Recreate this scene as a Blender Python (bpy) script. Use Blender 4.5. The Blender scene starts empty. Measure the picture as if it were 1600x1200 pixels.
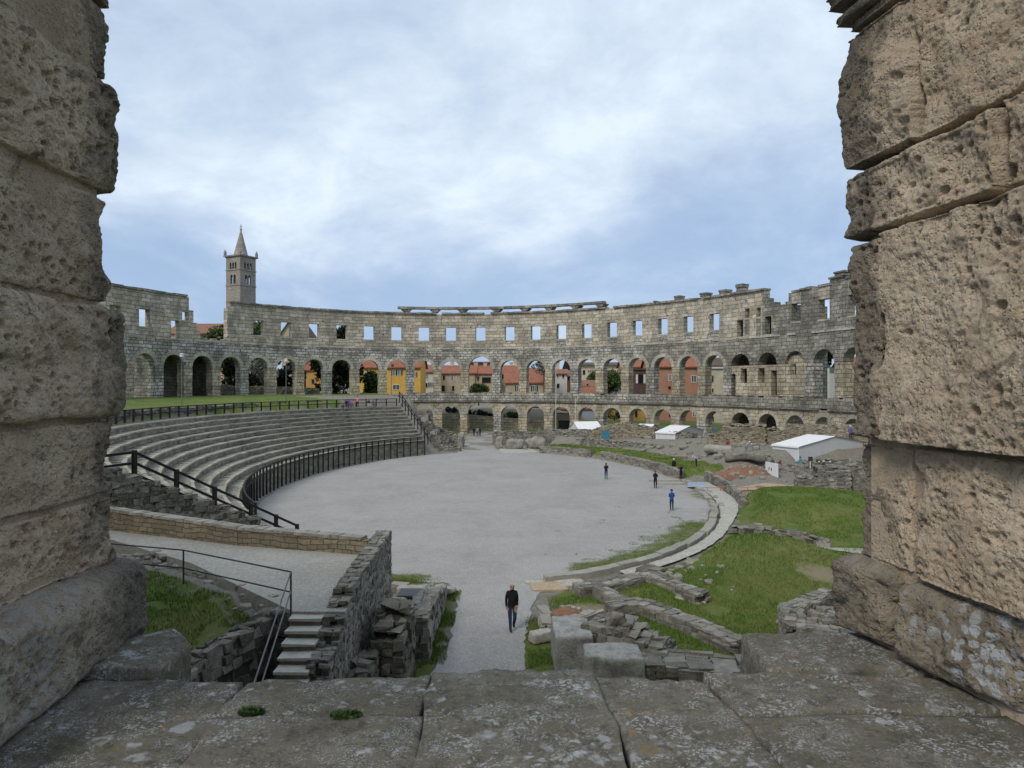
import bpy, bmesh, math, random
import numpy as np
from mathutils import Vector, Matrix
R = math.radians
rnd = random.Random(7)
scene = bpy.context.scene
COL = scene.collection
F = 1100.0          # focal length in photo pixels (photo 1600 wide)
H = 9.7             # eye height above the arena floor

def P(px, py, Y):   # photo pixel + depth -> point
    return Vector(((px-800)/F*Y, Y, H-(py-600)/F*Y))
def G(px, py, z=0.0):  # photo pixel on the level z
    return P(px, py, (H-z)*F/(py-600))
def smooth(a, b, x):
    t = np.clip((x-a)/(b-a), 0, 1); return t*t*(3-2*t)

# ------------------------------------------------------------------ noise
def _hash(i, j, k, s=0):
    i = i.astype(np.int64); j = j.astype(np.int64); k = k.astype(np.int64)
    h = (i*374761393 + j*668265263 + k*2147483647 + s*1274126177) & 0xffffffff
    h = ((h ^ (h >> 13))*1274126177) & 0xffffffff
    h = ((h ^ (h >> 16))*2246822519) & 0xffffffff
    h = h ^ (h >> 15)
    return (h & 0xffffff)/float(0xffffff)
def vnoise(p, s=0):
    p = np.asarray(p, float); f = np.floor(p); t = p-f; t = t*t*(3-2*t)
    i, j, k = f[..., 0], f[..., 1], f[..., 2]
    r = 0
    for a in (0, 1):
        wa = t[..., 0] if a else 1-t[..., 0]
        for b in (0, 1):
            wb = t[..., 1] if b else 1-t[..., 1]
            for c in (0, 1):
                wc = t[..., 2] if c else 1-t[..., 2]
                r = r + wa*wb*wc*_hash(i+a, j+b, k+c, s)
    return r*2-1
def fbm(p, o=4, s=0, g=0.5):
    p = np.asarray(p, float); a = 1; r = 0
    for q in range(o):
        r = r + a*vnoise(p*(2**q)+q*17.3, s+q); a *= g
    return r
def worley(p, s=0):
    p = np.asarray(p, float); f = np.floor(p); best = np.full(p.shape[:-1], 9.0); cid = np.zeros(p.shape[:-1])
    for a in (-1, 0, 1):
        for b in (-1, 0, 1):
            for c in (-1, 0, 1):
                i, j, k = f[..., 0]+a, f[..., 1]+b, f[..., 2]+c
                q = np.stack([i+_hash(i, j, k, s), j+_hash(i, j, k, s+1), k+_hash(i, j, k, s+2)], -1)
                d = np.sqrt(((q-p)**2).sum(-1)); m = d < best
                best = np.where(m, d, best); cid = np.where(m, _hash(i, j, k, s+3), cid)
    return best, cid

# ------------------------------------------------------------------ objects
def tag(o, label=None, cat=None, group=None, kind=None):
    if label: o['label'] = label
    if cat: o['category'] = cat
    if group: o['group'] = group
    if kind: o['kind'] = kind
    return o
def empty(name, loc=(0, 0, 0), label=None, cat=None, group=None, rz=0):
    o = bpy.data.objects.new(name, None); COL.objects.link(o)
    o.location = loc; o.rotation_euler.z = rz; o.empty_display_size = .3
    return tag(o, label, cat, group)

class MB:
    def __init__(self): self.v = []; self.f = []; self.mi = []
    def add(self, vs, fs, mi=0):
        b = len(self.v); self.v += [tuple(q) for q in vs]
        for f in fs: self.f.append(tuple(b+i for i in f)); self.mi.append(mi)
    def hexa(self, p, mi=0):   # 8 points: bottom 0-3 ccw, top 4-7
        self.add(p, [(3, 2, 1, 0), (4, 5, 6, 7), (0, 1, 5, 4), (1, 2, 6, 5), (2, 3, 7, 6), (3, 0, 4, 7)], mi)
    def box(self, x0, x1, y0, y1, z0, z1, mi=0, j=0, rng=rnd):
        p = [(x0, y0, z0), (x1, y0, z0), (x1, y1, z0), (x0, y1, z0), (x0, y0, z1), (x1, y0, z1), (x1, y1, z1), (x0, y1, z1)]
        if j: p = [tuple(c+rng.uniform(-j, j) for c in q) for q in p]
        self.hexa(p, mi)
    def obox(self, c, ax, ay, az, mi=0, j=0, rng=rnd):  # oriented box: centre + half axes
        c = Vector(c); ax, ay, az = Vector(ax), Vector(ay), Vector(az); p = []
        for z in (-1, 1):
            for a, b in ((-1, -1), (1, -1), (1, 1), (-1, 1)):
                q = c+ax*a+ay*b+az*z
                if j: q = q+Vector((rng.uniform(-j, j), rng.uniform(-j, j), rng.uniform(-j, j)))
                p.append(q)
        self.hexa(p, mi)
    def bar(self, a, b, w, d=None, mi=0):   # square bar a->b
        a, b = Vector(a), Vector(b); t = (b-a); L = t.length; t.normalize()
        u = Vector((0, 0, 1)) if abs(t.z) < .95 else Vector((1, 0, 0))
        s = t.cross(u).normalized(); u2 = s.cross(t)
        self.obox((a+b)/2, t*L/2, s*w/2, u2*(d or w)/2, mi)
    def tube(self, a, b, r, r2=None, n=8, mi=0, cap=True):
        a, b = Vector(a), Vector(b); r2 = r if r2 is None else r2
        t = (b-a).normalized(); u = Vector((0, 0, 1)) if abs(t.z) < .95 else Vector((1, 0, 0))
        s = t.cross(u).normalized(); u = s.cross(t)
        vs = []
        for q, rr in ((a, r), (b, r2)):
            for i in range(n):
                an = 2*math.pi*i/n; vs.append(q+(s*math.cos(an)+u*math.sin(an))*rr)
        fs = [(i, (i+1) % n, n+(i+1) % n, n+i) for i in range(n)]
        if cap: fs += [tuple(range(n-1, -1, -1)), tuple(range(n, 2*n))]
        self.add(vs, fs, mi)
    def prism(self, poly, z0, z1, mi=0):
        n = len(poly); vs = [(x, y, z0) for x, y in poly]+[(x, y, z1) for x, y in poly]
        fs = [(i, (i+1) % n, n+(i+1) % n, n+i) for i in range(n)]+[tuple(range(n-1, -1, -1)), tuple(range(n, 2*n))]
        self.add(vs, fs, mi)
    def build(self, name, mats, parent=None, mapf=None, smoothf=False, loc=None, bevel=0):
        me = bpy.data.meshes.new(name); v = self.v
        uvs = []
        for f in self.f:
            p = [Vector(v[i]) for i in f]; n = Vector((0, 0, 0))
            for i in range(len(p)):
                a, b = p[i], p[(i+1) % len(p)]
                n += Vector(((a.y-b.y)*(a.z+b.z), (a.z-b.z)*(a.x+b.x), (a.x-b.x)*(a.y+b.y)))
            if n.length > 0: n.normalize()
            if abs(n.z) > .75: uvs += [(q.x, q.y) for q in p]
            else:
                h = math.hypot(n.x, n.y) or 1; tx, ty = -n.y/h, n.x/h
                uvs += [(q.x*tx+q.y*ty, q.z) for q in p]
        vv = [mapf(*q) for q in v] if mapf else v
        if loc is not None: vv = [(q[0]-loc[0], q[1]-loc[1], q[2]-loc[2]) for q in vv]
        me.from_pydata([tuple(q) for q in vv], [], self.f)
        uv = me.uv_layers.new(name='UVMap')
        uv.data.foreach_set('uv', [c for q in uvs for c in q])
        mats = mats if isinstance(mats, (list, tuple)) else [mats]
        for m in mats: me.materials.append(m)
        me.polygons.foreach_set('material_index', self.mi)
        if smoothf: me.polygons.foreach_set('use_smooth', [True]*len(me.polygons))
        me.update()
        o = bpy.data.objects.new(name, me); COL.objects.link(o)
        if loc is not None: o.location = loc
        if parent: o.parent = parent
        if bevel:
            bv = o.modifiers.new('bevel', 'BEVEL'); bv.width = bevel; bv.segments = 2; bv.limit_method = 'ANGLE'
        return o
def npmesh(name, v, f, mats, parent=None, smoothf=True, mi=None):
    me = bpy.data.meshes.new(name); v = np.asarray(v, np.float32); f = np.asarray(f, np.int32); k = f.shape[1]
    me.vertices.add(len(v)); me.vertices.foreach_set('co', v.ravel())
    me.loops.add(f.size); me.loops.foreach_set('vertex_index', f.ravel())
    me.polygons.add(len(f)); me.polygons.foreach_set('loop_start', np.arange(0, f.size, k, dtype=np.int32))
    me.polygons.foreach_set('loop_total', np.full(len(f), k, np.int32))
    if smoothf: me.polygons.foreach_set('use_smooth', np.ones(len(f), bool))
    mats = mats if isinstance(mats, (list, tuple)) else [mats]
    for m in mats: me.materials.append(m)
    if mi is not None: me.polygons.foreach_set('material_index', np.asarray(mi, np.int32))
    me.update(calc_edges=True); me.validate()
    o = bpy.data.objects.new(name, me); COL.objects.link(o)
    if parent: o.parent = parent
    return o

# ------------------------------------------------------------------ materials
class NT:
    def __init__(self, nt): self.nt = nt
    def n(self, t, ins=None, **kw):
        nd = self.nt.nodes.new(t)
        for k, v in kw.items(): setattr(nd, k, v)
        for k, v in (ins or {}).items():
            s = nd.inputs[k]
            if hasattr(v, 'node') and hasattr(v, 'is_output'): self.nt.links.new(v, s)
            else: s.default_value = v
        return nd
    def math(self, op, a, b=0.0, c=0.0, clamp=False):
        return self.n('ShaderNodeMath', {0: a, 1: b, 2: c}, operation=op, use_clamp=clamp).outputs[0]
    def mix(self, f, a, b, mode='MIX'):
        m = self.n('ShaderNodeMix', data_type='RGBA', blend_type=mode)
        for i, v in ((0, f), (6, a), (7, b)):
            if hasattr(v, 'is_output'): self.nt.links.new(v, m.inputs[i])
            else: m.inputs[i].default_value = v if i == 0 else (tuple(v)+(1,))[:4]
        return m.outputs[2]
    def ramp(self, f, stops, interp='LINEAR'):
        r = self.n('ShaderNodeValToRGB', {'Fac': f}); cr = r.color_ramp; cr.interpolation = interp
        while len(cr.elements) < len(stops): cr.elements.new(.5)
        for e, (p, c) in zip(cr.elements, stops):
            e.position = p; e.color = (c, c, c, 1) if isinstance(c, (int, float)) else (tuple(c)+(1,))[:4]
        return r.outputs[0]
    def noise(self, vec, scale, detail=4, rough=.55, dist=0.0, col=False):
        nd = self.n('ShaderNodeTexNoise', {'Vector': vec, 'Scale': scale, 'Detail': detail, 'Roughness': rough, 'Distortion': dist})
        return nd.outputs['Color' if col else 0]
    def vor(self, vec, scale, feature='F1', rand=1.0, out=0):
        nd = self.n('ShaderNodeTexVoronoi', {'Vector': vec, 'Scale': scale, 'Randomness': rand}, feature=feature)
        return nd.outputs[out]
def newmat(name, rough=.9):
    m = bpy.data.materials.new(name); m.use_nodes = True; nt = NT(m.node_tree)
    b = m.node_tree.nodes['Principled BSDF']; b.inputs['Roughness'].default_value = rough
    b.inputs['Specular IOR Level'].default_value = .25
    return m, nt, b
def link(nt, a, b): nt.nt.links.new(a, b)
def bump(nt, b, h, strength=.5, dist=.05):
    bp = nt.n('ShaderNodeBump', {'Height': h, 'Strength': strength, 'Distance': dist}); link(nt, bp.outputs[0], b.inputs['Normal'])

def plain(name, col, rough=.7, metal=0, var=.12, scale=3.0):
    m, nt, b = newmat(name, rough); tc = nt.n('ShaderNodeTexCoord').outputs['Object']
    f = nt.noise(tc, scale, 5)
    d = tuple(c*(1-var*2) for c in col); l = tuple(min(1, c*(1+var)) for c in col)
    link(nt, nt.ramp(f, [(.3, d), (.7, l)]), b.inputs['Base Color']); b.inputs['Metallic'].default_value = metal
    return m
def rubble_mat(name, dark, mid, light, scale=14, lichen=.25):
    """grey tumbled limestone: every stone (mesh island) has a tone of its own, lichen spots, rough bump"""
    m, nt, b = newmat(name, .95)
    g = nt.n('ShaderNodeNewGeometry'); pos = g.outputs['Position']; rp = g.outputs['Random Per Island']
    c = nt.ramp(rp, [(0, dark), (.35, mid), (.75, light), (1, mid)])
    n1 = nt.noise(pos, 2.3, 6, .65); n2 = nt.noise(pos, scale, 6, .7)
    c = nt.mix(nt.ramp(n1, [(.35, .0), (.7, .75)]), c, dark)
    c = nt.mix(nt.math('MULTIPLY', nt.ramp(n2, [(.45, 0), (.65, 1)]), .45), c, light)
    l = nt.vor(pos, scale*.8); l2 = nt.noise(pos, 1.1, 3)
    lm = nt.math('MULTIPLY', nt.ramp(l, [(.18, 1), (.3, 0)]), nt.ramp(l2, [(.5, 0), (.62, 1)]))
    c = nt.mix(nt.math('MULTIPLY', lm, lichen*2), c, (.42, .42, .40))
    link(nt, c, b.inputs['Base Color'])
    bump(nt, b, nt.math('ADD', n2, nt.math('MULTIPLY', n1, .6)), .9, .06)
    return m
def ashlar_mat(name, c1, c2, c3, stain, bw=1.1, bh=.55, mortar=.02, green=0.0, blotch=.5):
    """coursed limestone blocks laid on the wall's own u/z coordinates, weather stains"""
    m, nt, b = newmat(name, .92)
    tc = nt.n('ShaderNodeTexCoord'); uv = tc.outputs['UV']; pos = nt.n('ShaderNodeNewGeometry').outputs['Position']
    w = nt.noise(uv, 1.1, 3, col=True)
    wv = nt.n('ShaderNodeVectorMath', {0: w, 1: (.5, .5, .5)}, operation='SUBTRACT').outputs[0]
    wv = nt.n('ShaderNodeVectorMath', {0: wv, 1: (.55, .34, 0)}, operation='MULTIPLY').outputs[0]
    uv2 = nt.n('ShaderNodeVectorMath', {0: uv, 1: wv}, operation='ADD').outputs[0]
    br = nt.n('ShaderNodeTexBrick', {'Vector': uv2, 'Color1': (0, 0, 0, 1), 'Color2': (1, 1, 1, 1), 'Mortar': (.5, .5, .5, 1),
             'Scale': 1.0, 'Mortar Size': mortar, 'Mortar Smooth': .3, 'Bias': 0.0, 'Brick Width': bw, 'Row Height': bh})
    br.offset = .45; br.squash = 1.35; br.squash_frequency = 3
    n1 = nt.noise(pos, .35, 6, .65); n2 = nt.noise(pos, 6.0, 6, .7); n3 = nt.noise(pos, 1.3, 5, .6)
    c = nt.ramp(br.outputs['Color'], [(0, c1), (.5, c2), (1, c3)])
    c = nt.mix(nt.math('MULTIPLY', nt.ramp(n3, [(.40, 0), (.65, 1)]), .55), c, c3)
    hol = nt.math('MULTIPLY', nt.ramp(nt.vor(pos, .9), [(.10, 1), (.16, 0)]), nt.ramp(nt.noise(pos, .5, 3), [(.5, 0), (.56, 1)]))
    n5 = nt.noise(pos, 2.6, 8, .75)
    c = nt.mix(nt.math('MULTIPLY', nt.ramp(n5, [(.50, 0), (.62, 1)]), .55), c, tuple(q*.55 for q in stain))
    c = nt.mix(nt.math('MULTIPLY', nt.ramp(n1, [(.46, 0), (.57, 1)]), blotch), c, stain)
    c = nt.mix(nt.math('MULTIPLY', nt.ramp(n2, [(.5, 0), (.7, 1)]), .5), c, stain)
    if green: c = nt.mix(nt.math('MULTIPLY', nt.ramp(nt.noise(pos, .8, 5), [(.55, 0), (.7, 1)]), green), c, (.10, .11, .05))
    c = nt.mix(nt.math('MULTIPLY', br.outputs['Fac'], .8), c, tuple(q*.3 for q in stain))
    c = nt.mix(nt.math('MULTIPLY', hol, .85), c, tuple(q*.12 for q in stain))
    link(nt, c, b.inputs['Base Color'])
    hgt = nt.math('SUBTRACT', nt.math('ADD', nt.math('MULTIPLY', n2, .5), nt.math('MULTIPLY', br.outputs['Color'], .15)), nt.math('MULTIPLY', br.outputs['Fac'], .9))
    bump(nt, b, hgt, .9, .08)
    return m
def pier_mat(name, tan, brown, grey, dark, white=.0, crust=None):
    """pitted, hand-cut limestone of the foreground piers"""
    m, nt, b = newmat(name, .95)
    pos = nt.n('ShaderNodeNewGeometry').outputs['Position']; isl = nt.n('ShaderNodeObjectInfo').outputs['Random']
    n1 = nt.noise(pos, 1.7, 6, .65, .4); n2 = nt.noise(pos, 9, 8, .7); n3 = nt.noise(pos, 38, 6, .75); n4 = nt.noise(pos, 3.4, 6, .7, .8)
    c = nt.mix(nt.ramp(n1, [(.36, 0), (.62, 1)]), brown, tan)
    c = nt.mix(nt.math('MULTIPLY', nt.ramp(n2, [(.46, 0), (.70, 1)]), .5), c, grey)
    c = nt.mix(nt.math('MULTIPLY', isl, .25), c, grey)
    c = nt.mix(nt.math('MULTIPLY', nt.ramp(n3, [(.57, 0), (.66, 1)]), .7), c, dark)
    c = nt.mix(nt.math('MULTIPLY', nt.ramp(nt.noise(pos, 70, 4, .7), [(.55, 0), (.66, 1)]), .45), c, tuple(min(1, q*1.25) for q in tan))
    sy = nt.n('ShaderNodeSeparateXYZ', {0: pos}).outputs
    if crust:   # grey-black lichen crust on the weather side of the stones
        k = nt.math('ADD', nt.math('MULTIPLY', nt.math('SUBTRACT', sy[1], crust), 3.5), nt.math('MULTIPLY', nt.math('SUBTRACT', n4, .5), 4.0))
        k = nt.math('MULTIPLY', nt.math('ADD', k, 0.0, clamp=True), .8)
        cr = nt.mix(nt.ramp(n3, [(.4, 0), (.6, 1)]), dark, (.20, .19, .165))
        c = nt.mix(k, c, cr)
    bl = nt.math('MULTIPLY', nt.ramp(n4, [(.585, 0), (.655, 1)]), .62)
    c = nt.mix(bl, c, tuple(q*.8 for q in dark))
    oc = nt.math('MULTIPLY', nt.ramp(nt.noise(pos, 5.2, 6, .72, .6), [(.56, 0), (.64, 1)]), nt.ramp(nt.noise(pos, 1.2, 3), [(.46, 0), (.58, 1)]))
    c = nt.mix(nt.math('MULTIPLY', oc, .38), c, (.40, .285, .13))
    v = nt.vor(nt.n('ShaderNodeVectorMath', {0: pos, 1: nt.n('ShaderNodeVectorMath', {0: nt.noise(pos, 14, 3, col=True), 1: (.06, .06, .06)}, operation='MULTIPLY').outputs[0]}, operation='ADD').outputs[0], 17)
    if white:
        zone = nt.math('ADD', nt.math('MULTIPLY', nt.math('SUBTRACT', 4.05, sy[1]), 1.2), nt.math('MULTIPLY', nt.math('SUBTRACT', nt.noise(pos, 2.6, 4), .5), 3.0))
        zone = nt.ramp(zone, [(.2, 0), (.5, 1)])
        lm = nt.math('MULTIPLY', nt.math('MULTIPLY', nt.ramp(v, [(.43, 1), (.52, 0)]), zone), white)
        c = nt.mix(lm, c, nt.mix(n3, (.36, .37, .39), (.60, .61, .64)))
    link(nt, c, b.inputs['Base Color'])
    pit = nt.ramp(nt.vor(pos, 48), [(.0, 0), (.42, 1)])
    pm = nt.ramp(nt.noise(pos, 6, 3), [(.42, 1), (.6, 0)])
    pit = nt.math('MAXIMUM', pit, pm)
    h = nt.math('ADD', nt.math('ADD', nt.math('MULTIPLY', n3, .8), nt.math('MULTIPLY', n2, 1.2)), nt.math('MULTIPLY', pit, .55))
    bump(nt, b, h, 1.0, .034)
    return m
def slab_mat(name):
    m, nt, b = newmat(name, .9)
    pos = nt.n('ShaderNodeNewGeometry').outputs['Position']; isl = nt.n('ShaderNodeObjectInfo').outputs['Random']
    n1 = nt.noise(pos, 2.2, 6, .65, .3); n2 = nt.noise(pos, 16, 8, .72); n3 = nt.noise(pos, 60, 5, .75)
    c = nt.mix(nt.ramp(n1, [(.35, 0), (.65, 1)]), (.075, .068, .050), (.155, .143, .113))
    c = nt.mix(nt.math('MULTIPLY', isl, .4), c, (.15, .135, .105))
    c = nt.mix(nt.math('MULTIPLY', nt.ramp(n2, [(.50, 0), (.62, 1)]), .7), c, (.050, .046, .035))
    c = nt.mix(nt.math('MULTIPLY', nt.ramp(n3, [(.54, 0), (.66, 1)]), .5), c, (.30, .285, .25))
    wob = nt.n('ShaderNodeVectorMath', {0: nt.noise(pos, 11, 4, col=True), 1: (.16, .16, .16)}, operation='MULTIPLY').outputs[0]
    pw = nt.n('ShaderNodeVectorMath', {0: pos, 1: wob}, operation='ADD').outputs[0]
    for sc, th, lo, hi, amt in ((6.5, .25, .55, .60, .5), (14, .28, .54, .62, .6), (40, .33, .50, .60, .6), (80, .33, .48, .6, .5)):
        v = nt.vor(pw, sc); z = nt.noise(nt.n('ShaderNodeVectorMath', {0: pos, 1: (sc*1.7, sc*.6, 0)}, operation='ADD').outputs[0], 1.6+sc*.05, 5, .65)
        lm = nt.math('MULTIPLY', nt.ramp(v, [(th, 1), (th+.10, 0)]), nt.ramp(z, [(lo, 0), (hi, 1)]))
        c = nt.mix(nt.math('MULTIPLY', lm, amt), c, nt.mix(nt.noise(pos, 30, 3), (.34, .355, .37), (.54, .56, .60)))
    o = nt.math('MULTIPLY', nt.ramp(nt.noise(pos, 7.5, 5, .7), [(.62, 0), (.68, 1)]), nt.ramp(nt.noise(pos, 1.1, 3), [(.5, 0), (.6, 1)]))
    c = nt.mix(nt.math('MULTIPLY', o, .7), c, (.24, .145, .035))
    link(nt, c, b.inputs['Base Color'])
    bump(nt, b, nt.math('ADD', nt.math('MULTIPLY', n3, .8), nt.math('MULTIPLY', n2, 1.0)), .7, .012)
    return m
def ground_mat():
    m, nt, b = newmat('ground_turf', .95)
    pos = nt.n('ShaderNodeNewGeometry').outputs['Position']
    at = nt.n('ShaderNodeAttribute', attribute_name='turf').outputs['Fac']; ap = nt.n('ShaderNodeAttribute', attribute_name='pale').outputs['Fac']
    n1 = nt.noise(pos, .35, 6, .65); n2 = nt.noise(pos, 3.0, 6, .7); n3 = nt.noise(pos, 25, 5, .7)
    gr = nt.mix(nt.ramp(n1, [(.3, 0), (.7, 1)]), (.065, .125, .018), (.145, .20, .035))
    gr = nt.mix(nt.math('MULTIPLY', nt.ramp(n2, [(.48, 0), (.66, 1)]), .7), gr, (.21, .19, .075))
    gr = nt.mix(nt.math('MULTIPLY', nt.ramp(nt.noise(pos, .22, 5, .65), [(.47, 0), (.60, 1)]), .5), gr, (.23, .215, .085))
    gr = nt.mix(nt.math('MULTIPLY', nt.ramp(n3, [(.45, 0), (.65, 1)]), .5), gr, (.035, .065, .010))
    dirt = nt.mix(nt.ramp(n2, [(.35, 0), (.65, 1)]), (.20, .18, .145), (.31, .29, .25))
    dirt = nt.mix(nt.math('MULTIPLY', nt.ramp(n3, [(.45, 0), (.62, 1)]), .5), dirt, (.13, .12, .10))
    f = nt.math('ADD', at, nt.math('MULTIPLY', nt.math('SUBTRACT', n2, .5), 1.1))
    c = nt.mix(nt.ramp(f, [(.42, 0), (.56, 1)]), dirt, gr)
    c = nt.mix(nt.ramp(nt.math('ADD', ap, nt.math('MULTIPLY', nt.math('SUBTRACT', n2, .5), 1.0)), [(.5, 0), (.75, 1)]), c, (.27, .23, .15))
    link(nt, c, b.inputs['Base Color'])
    bump(nt, b, nt.math('ADD', n3, n2), 1.0, .09)
    return m
def gravel_mat(name, lo, hi, scale=30, patch=(.28, .28, .29), turf=False):
    m, nt, b = newmat(name, .95)
    pos = nt.n('ShaderNodeNewGeometry').outputs['Position']
    n1 = nt.noise(pos, .22, 6, .6, .6); n2 = nt.noise(pos, 1.4, 6, .7); v = nt.vor(pos, scale, out=1); n3 = nt.noise(pos, scale*.9, 4, .7)
    vg = nt.n('ShaderNodeRGBToBW', {0: v}).outputs[0]
    c = nt.mix(nt.ramp(n1, [(.3, 0), (.7, 1)]), lo, hi)
    c = nt.mix(nt.math('MULTIPLY', nt.ramp(n2, [(.42, 0), (.68, 1)]), .4), c, patch)
    c = nt.mix(nt.math('MULTIPLY', nt.ramp(vg, [(.2, 1), (.55, 0)]), .25), c, tuple(q*.55 for q in lo))
    c = nt.mix(nt.math('MULTIPLY', nt.ramp(vg, [(.6, 0), (.9, 1)]), .35), c, tuple(min(1, q*1.5) for q in hi))
    if turf:   # thin grass creeping in over the gravel where the attribute allows it
        at = nt.n('ShaderNodeAttribute', attribute_name='turf').outputs['Fac']
        f = nt.math('ADD', at, nt.math('ADD', nt.math('MULTIPLY', nt.math('SUBTRACT', nt.noise(pos, 1.1, 6, .7), .5), 1.2), nt.math('MULTIPLY', nt.math('SUBTRACT', nt.noise(pos, 9, 5, .75), .5), .9)))
        g = nt.mix(nt.ramp(nt.noise(pos, 2.2, 5), [(.35, 0), (.65, 1)]), (.05, .085, .018), (.15, .15, .06))
        c = nt.mix(nt.ramp(f, [(.48, 0), (.66, 1)]), c, g)
    link(nt, c, b.inputs['Base Color']); bump(nt, b, nt.math('ADD', vg, n3), .7, .03)
    return m
def leaf_mat(name, a, bb, c2=None):
    m, nt, b = newmat(name, .6)
    g = nt.n('ShaderNodeNewGeometry'); c = nt.ramp(g.outputs['Random Per Island'], [(0, a), (.7, bb), (1, c2 or bb)])
    n = nt.noise(g.outputs['Position'], .6, 3)
    c = nt.mix(nt.math('MULTIPLY', nt.ramp(n, [(.35, 0), (.7, 1)]), .5), c, a)
    if c2: c = nt.mix(nt.math('MULTIPLY', nt.ramp(nt.noise(g.outputs['Position'], .22, 5, .65), [(.47, 0), (.60, 1)]), .5), c, c2)
    link(nt, c, b.inputs['Base Color'])
    return m
def roof_mat(name, a, bb):
    m, nt, b = newmat(name, .85)
    uv = nt.n('ShaderNodeTexCoord').outputs['UV']; pos = nt.n('ShaderNodeNewGeometry').outputs['Position']
    w = nt.n('ShaderNodeTexWave', {'Vector': uv, 'Scale': 1.6, 'Distortion': .6, 'Detail': 2}).outputs[1]
    n = nt.noise(pos, 1.1, 6, .7); n2 = nt.noise(pos, 5, 4)
    c = nt.mix(nt.ramp(n, [(.35, 0), (.65, 1)]), a, bb)
    c = nt.mix(nt.math('MULTIPLY', nt.ramp(n2, [(.5, 0), (.7, 1)]), .5), c, tuple(q*.5 for q in a))
    c = nt.mix(nt.math('MULTIPLY', w, .3), c, tuple(q*.45 for q in a))
    link(nt, c, b.inputs['Base Color']); bump(nt, b, w, .6, .08)
    return m

M = {}
M['ashlar'] = ashlar_mat('pale_ashlar', (.30, .25, .175), (.48, .41, .305), (.60, .55, .46), (.19, .178, .15), 1.25, .6, .03, .12, .6)
M['ashlar_grey'] = ashlar_mat('grey_ashlar', (.27, .25, .21), (.44, .42, .365), (.58, .565, .52), (.135, .13, .112), .85, .5, .05, .25, .7)
M['ashlar_tan'] = ashlar_mat('tan_ashlar', (.31, .25, .155), (.475, .40, .275), (.57, .51, .40), (.18, .165, .13), .95, .55, .035, .1, .55)
M['ring'] = ashlar_mat('arch_stone', (.33, .30, .23), (.45, .415, .335), (.54, .51, .43), (.17, .16, .135), 3.0, 3.0, .001, .1, .45)
M['dark_ashlar'] = ashlar_mat('dark_ashlar', (.17, .163, .14), (.27, .255, .215), (.42, .385, .32), (.095, .091, .08), 1.0, .5, .03, .3, .6)
M['coursed'] = ashlar_mat('coursed_tan', (.21, .16, .095), (.30, .245, .16), (.34, .29, .205), (.13, .12, .095), .42, .2, .013, .25, .5)
M['small_course'] = ashlar_mat('small_coursed', (.20, .165, .115), (.28, .24, .18), (.33, .30, .245), (.11, .105, .09), .5, .22, .02, .1, .5)
M['rubble'] = rubble_mat('grey_rubble', (.085, .080, .068), (.205, .192, .162), (.36, .34, .295))
M['rubble_dark'] = rubble_mat('dark_rubble', (.045, .042, .034), (.15, .138, .112), (.31, .29, .245), 16, .35)
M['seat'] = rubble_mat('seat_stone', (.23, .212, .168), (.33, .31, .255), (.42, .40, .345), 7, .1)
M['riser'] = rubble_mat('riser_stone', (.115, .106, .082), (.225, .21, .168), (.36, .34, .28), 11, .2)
M['kerb'] = rubble_mat('kerb_stone', (.22, .20, .165), (.30, .285, .245), (.38, .365, .325), 9, .2)
M['block'] = rubble_mat('weathered_block', (.085, .08, .068), (.24, .23, .205), (.50, .49, .46), 11, .6)
M['rubble_tan'] = rubble_mat('tan_rubble', (.12, .10, .07), (.26, .22, .155), (.40, .35, .27))
M['step'] = rubble_mat('step_stone', (.33, .31, .26), (.46, .44, .38), (.55, .53, .48), 9, .1)
M['core'] = plain('mortar_core', (.075, .07, .06), .95, 0, .2, 5)
M['ground'] = ground_mat()
M['arena'] = gravel_mat('arena_gravel', (.262, .250, .238), (.345, .333, .318), 22, (.40, .388, .37), True)
M['gravel'] = gravel_mat('pale_gravel', (.30, .285, .25), (.40, .385, .345), 16, (.33, .30, .25))
M['paving'] = gravel_mat('pale_paving', (.34, .325, .28), (.43, .415, .37), 9, (.3, .27, .22))
M['earth'] = gravel_mat('red_earth', (.13, .048, .027), (.23, .12, .075), 8, (.27, .20, .14))
M['sand'] = gravel_mat('orange_sand', (.33, .25, .165), (.42, .34, .24), 12, (.33, .21, .12))
M['iron'] = plain('black_timber', (.012, .012, .013), .55, 0, .2, 8)
M['steel'] = plain('grey_steel', (.16, .17, .18), .45, .4, .1)
M['dkmetal'] = plain('dark_metal', (.05, .053, .058), .5, .3, .1)
M['white'] = plain('white_canvas', (.74, .75, .76), .6, 0, .03, 1.5)
M['canvas'] = plain('canvas_wall', (.55, .565, .58), .6, 0, .04, 1.5)
M['dark'] = plain('dark_opening', (.012, .012, .013), .9)
M['orange'] = plain('orange_tape', (.45, .12, .03), .7)
M['bluetarp'] = plain('blue_tarp', (.27, .33, .42), .5)
M['red'] = plain('red_cloth', (.35, .02, .025), .8)
M['teal'] = plain('teal_paint', (.05, .20, .27), .6)
M['trunk'] = plain('bark', (.07, .055, .04), .95, 0, .2, 6)
M['leaf_dark'] = leaf_mat('dark_leaves', (.006, .010, .005), (.018, .028, .010))
M['leaf_mid'] = leaf_mat('mid_leaves', (.020, .045, .010), (.055, .095, .022), (.09, .12, .035))
M['leaf_grey'] = leaf_mat('grey_leaves', (.10, .10, .085), (.17, .17, .15), (.24, .23, .21))
M['grass'] = leaf_mat('grass_blades', (.050, .112, .014), (.130, .200, .030), (.24, .235, .08))
M['roof'] = roof_mat('red_tiles', (.27, .105, .065), (.38, .165, .105))
M['roof_old'] = roof_mat('faded_tiles', (.22, .10, .065), (.33, .18, .12))
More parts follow.
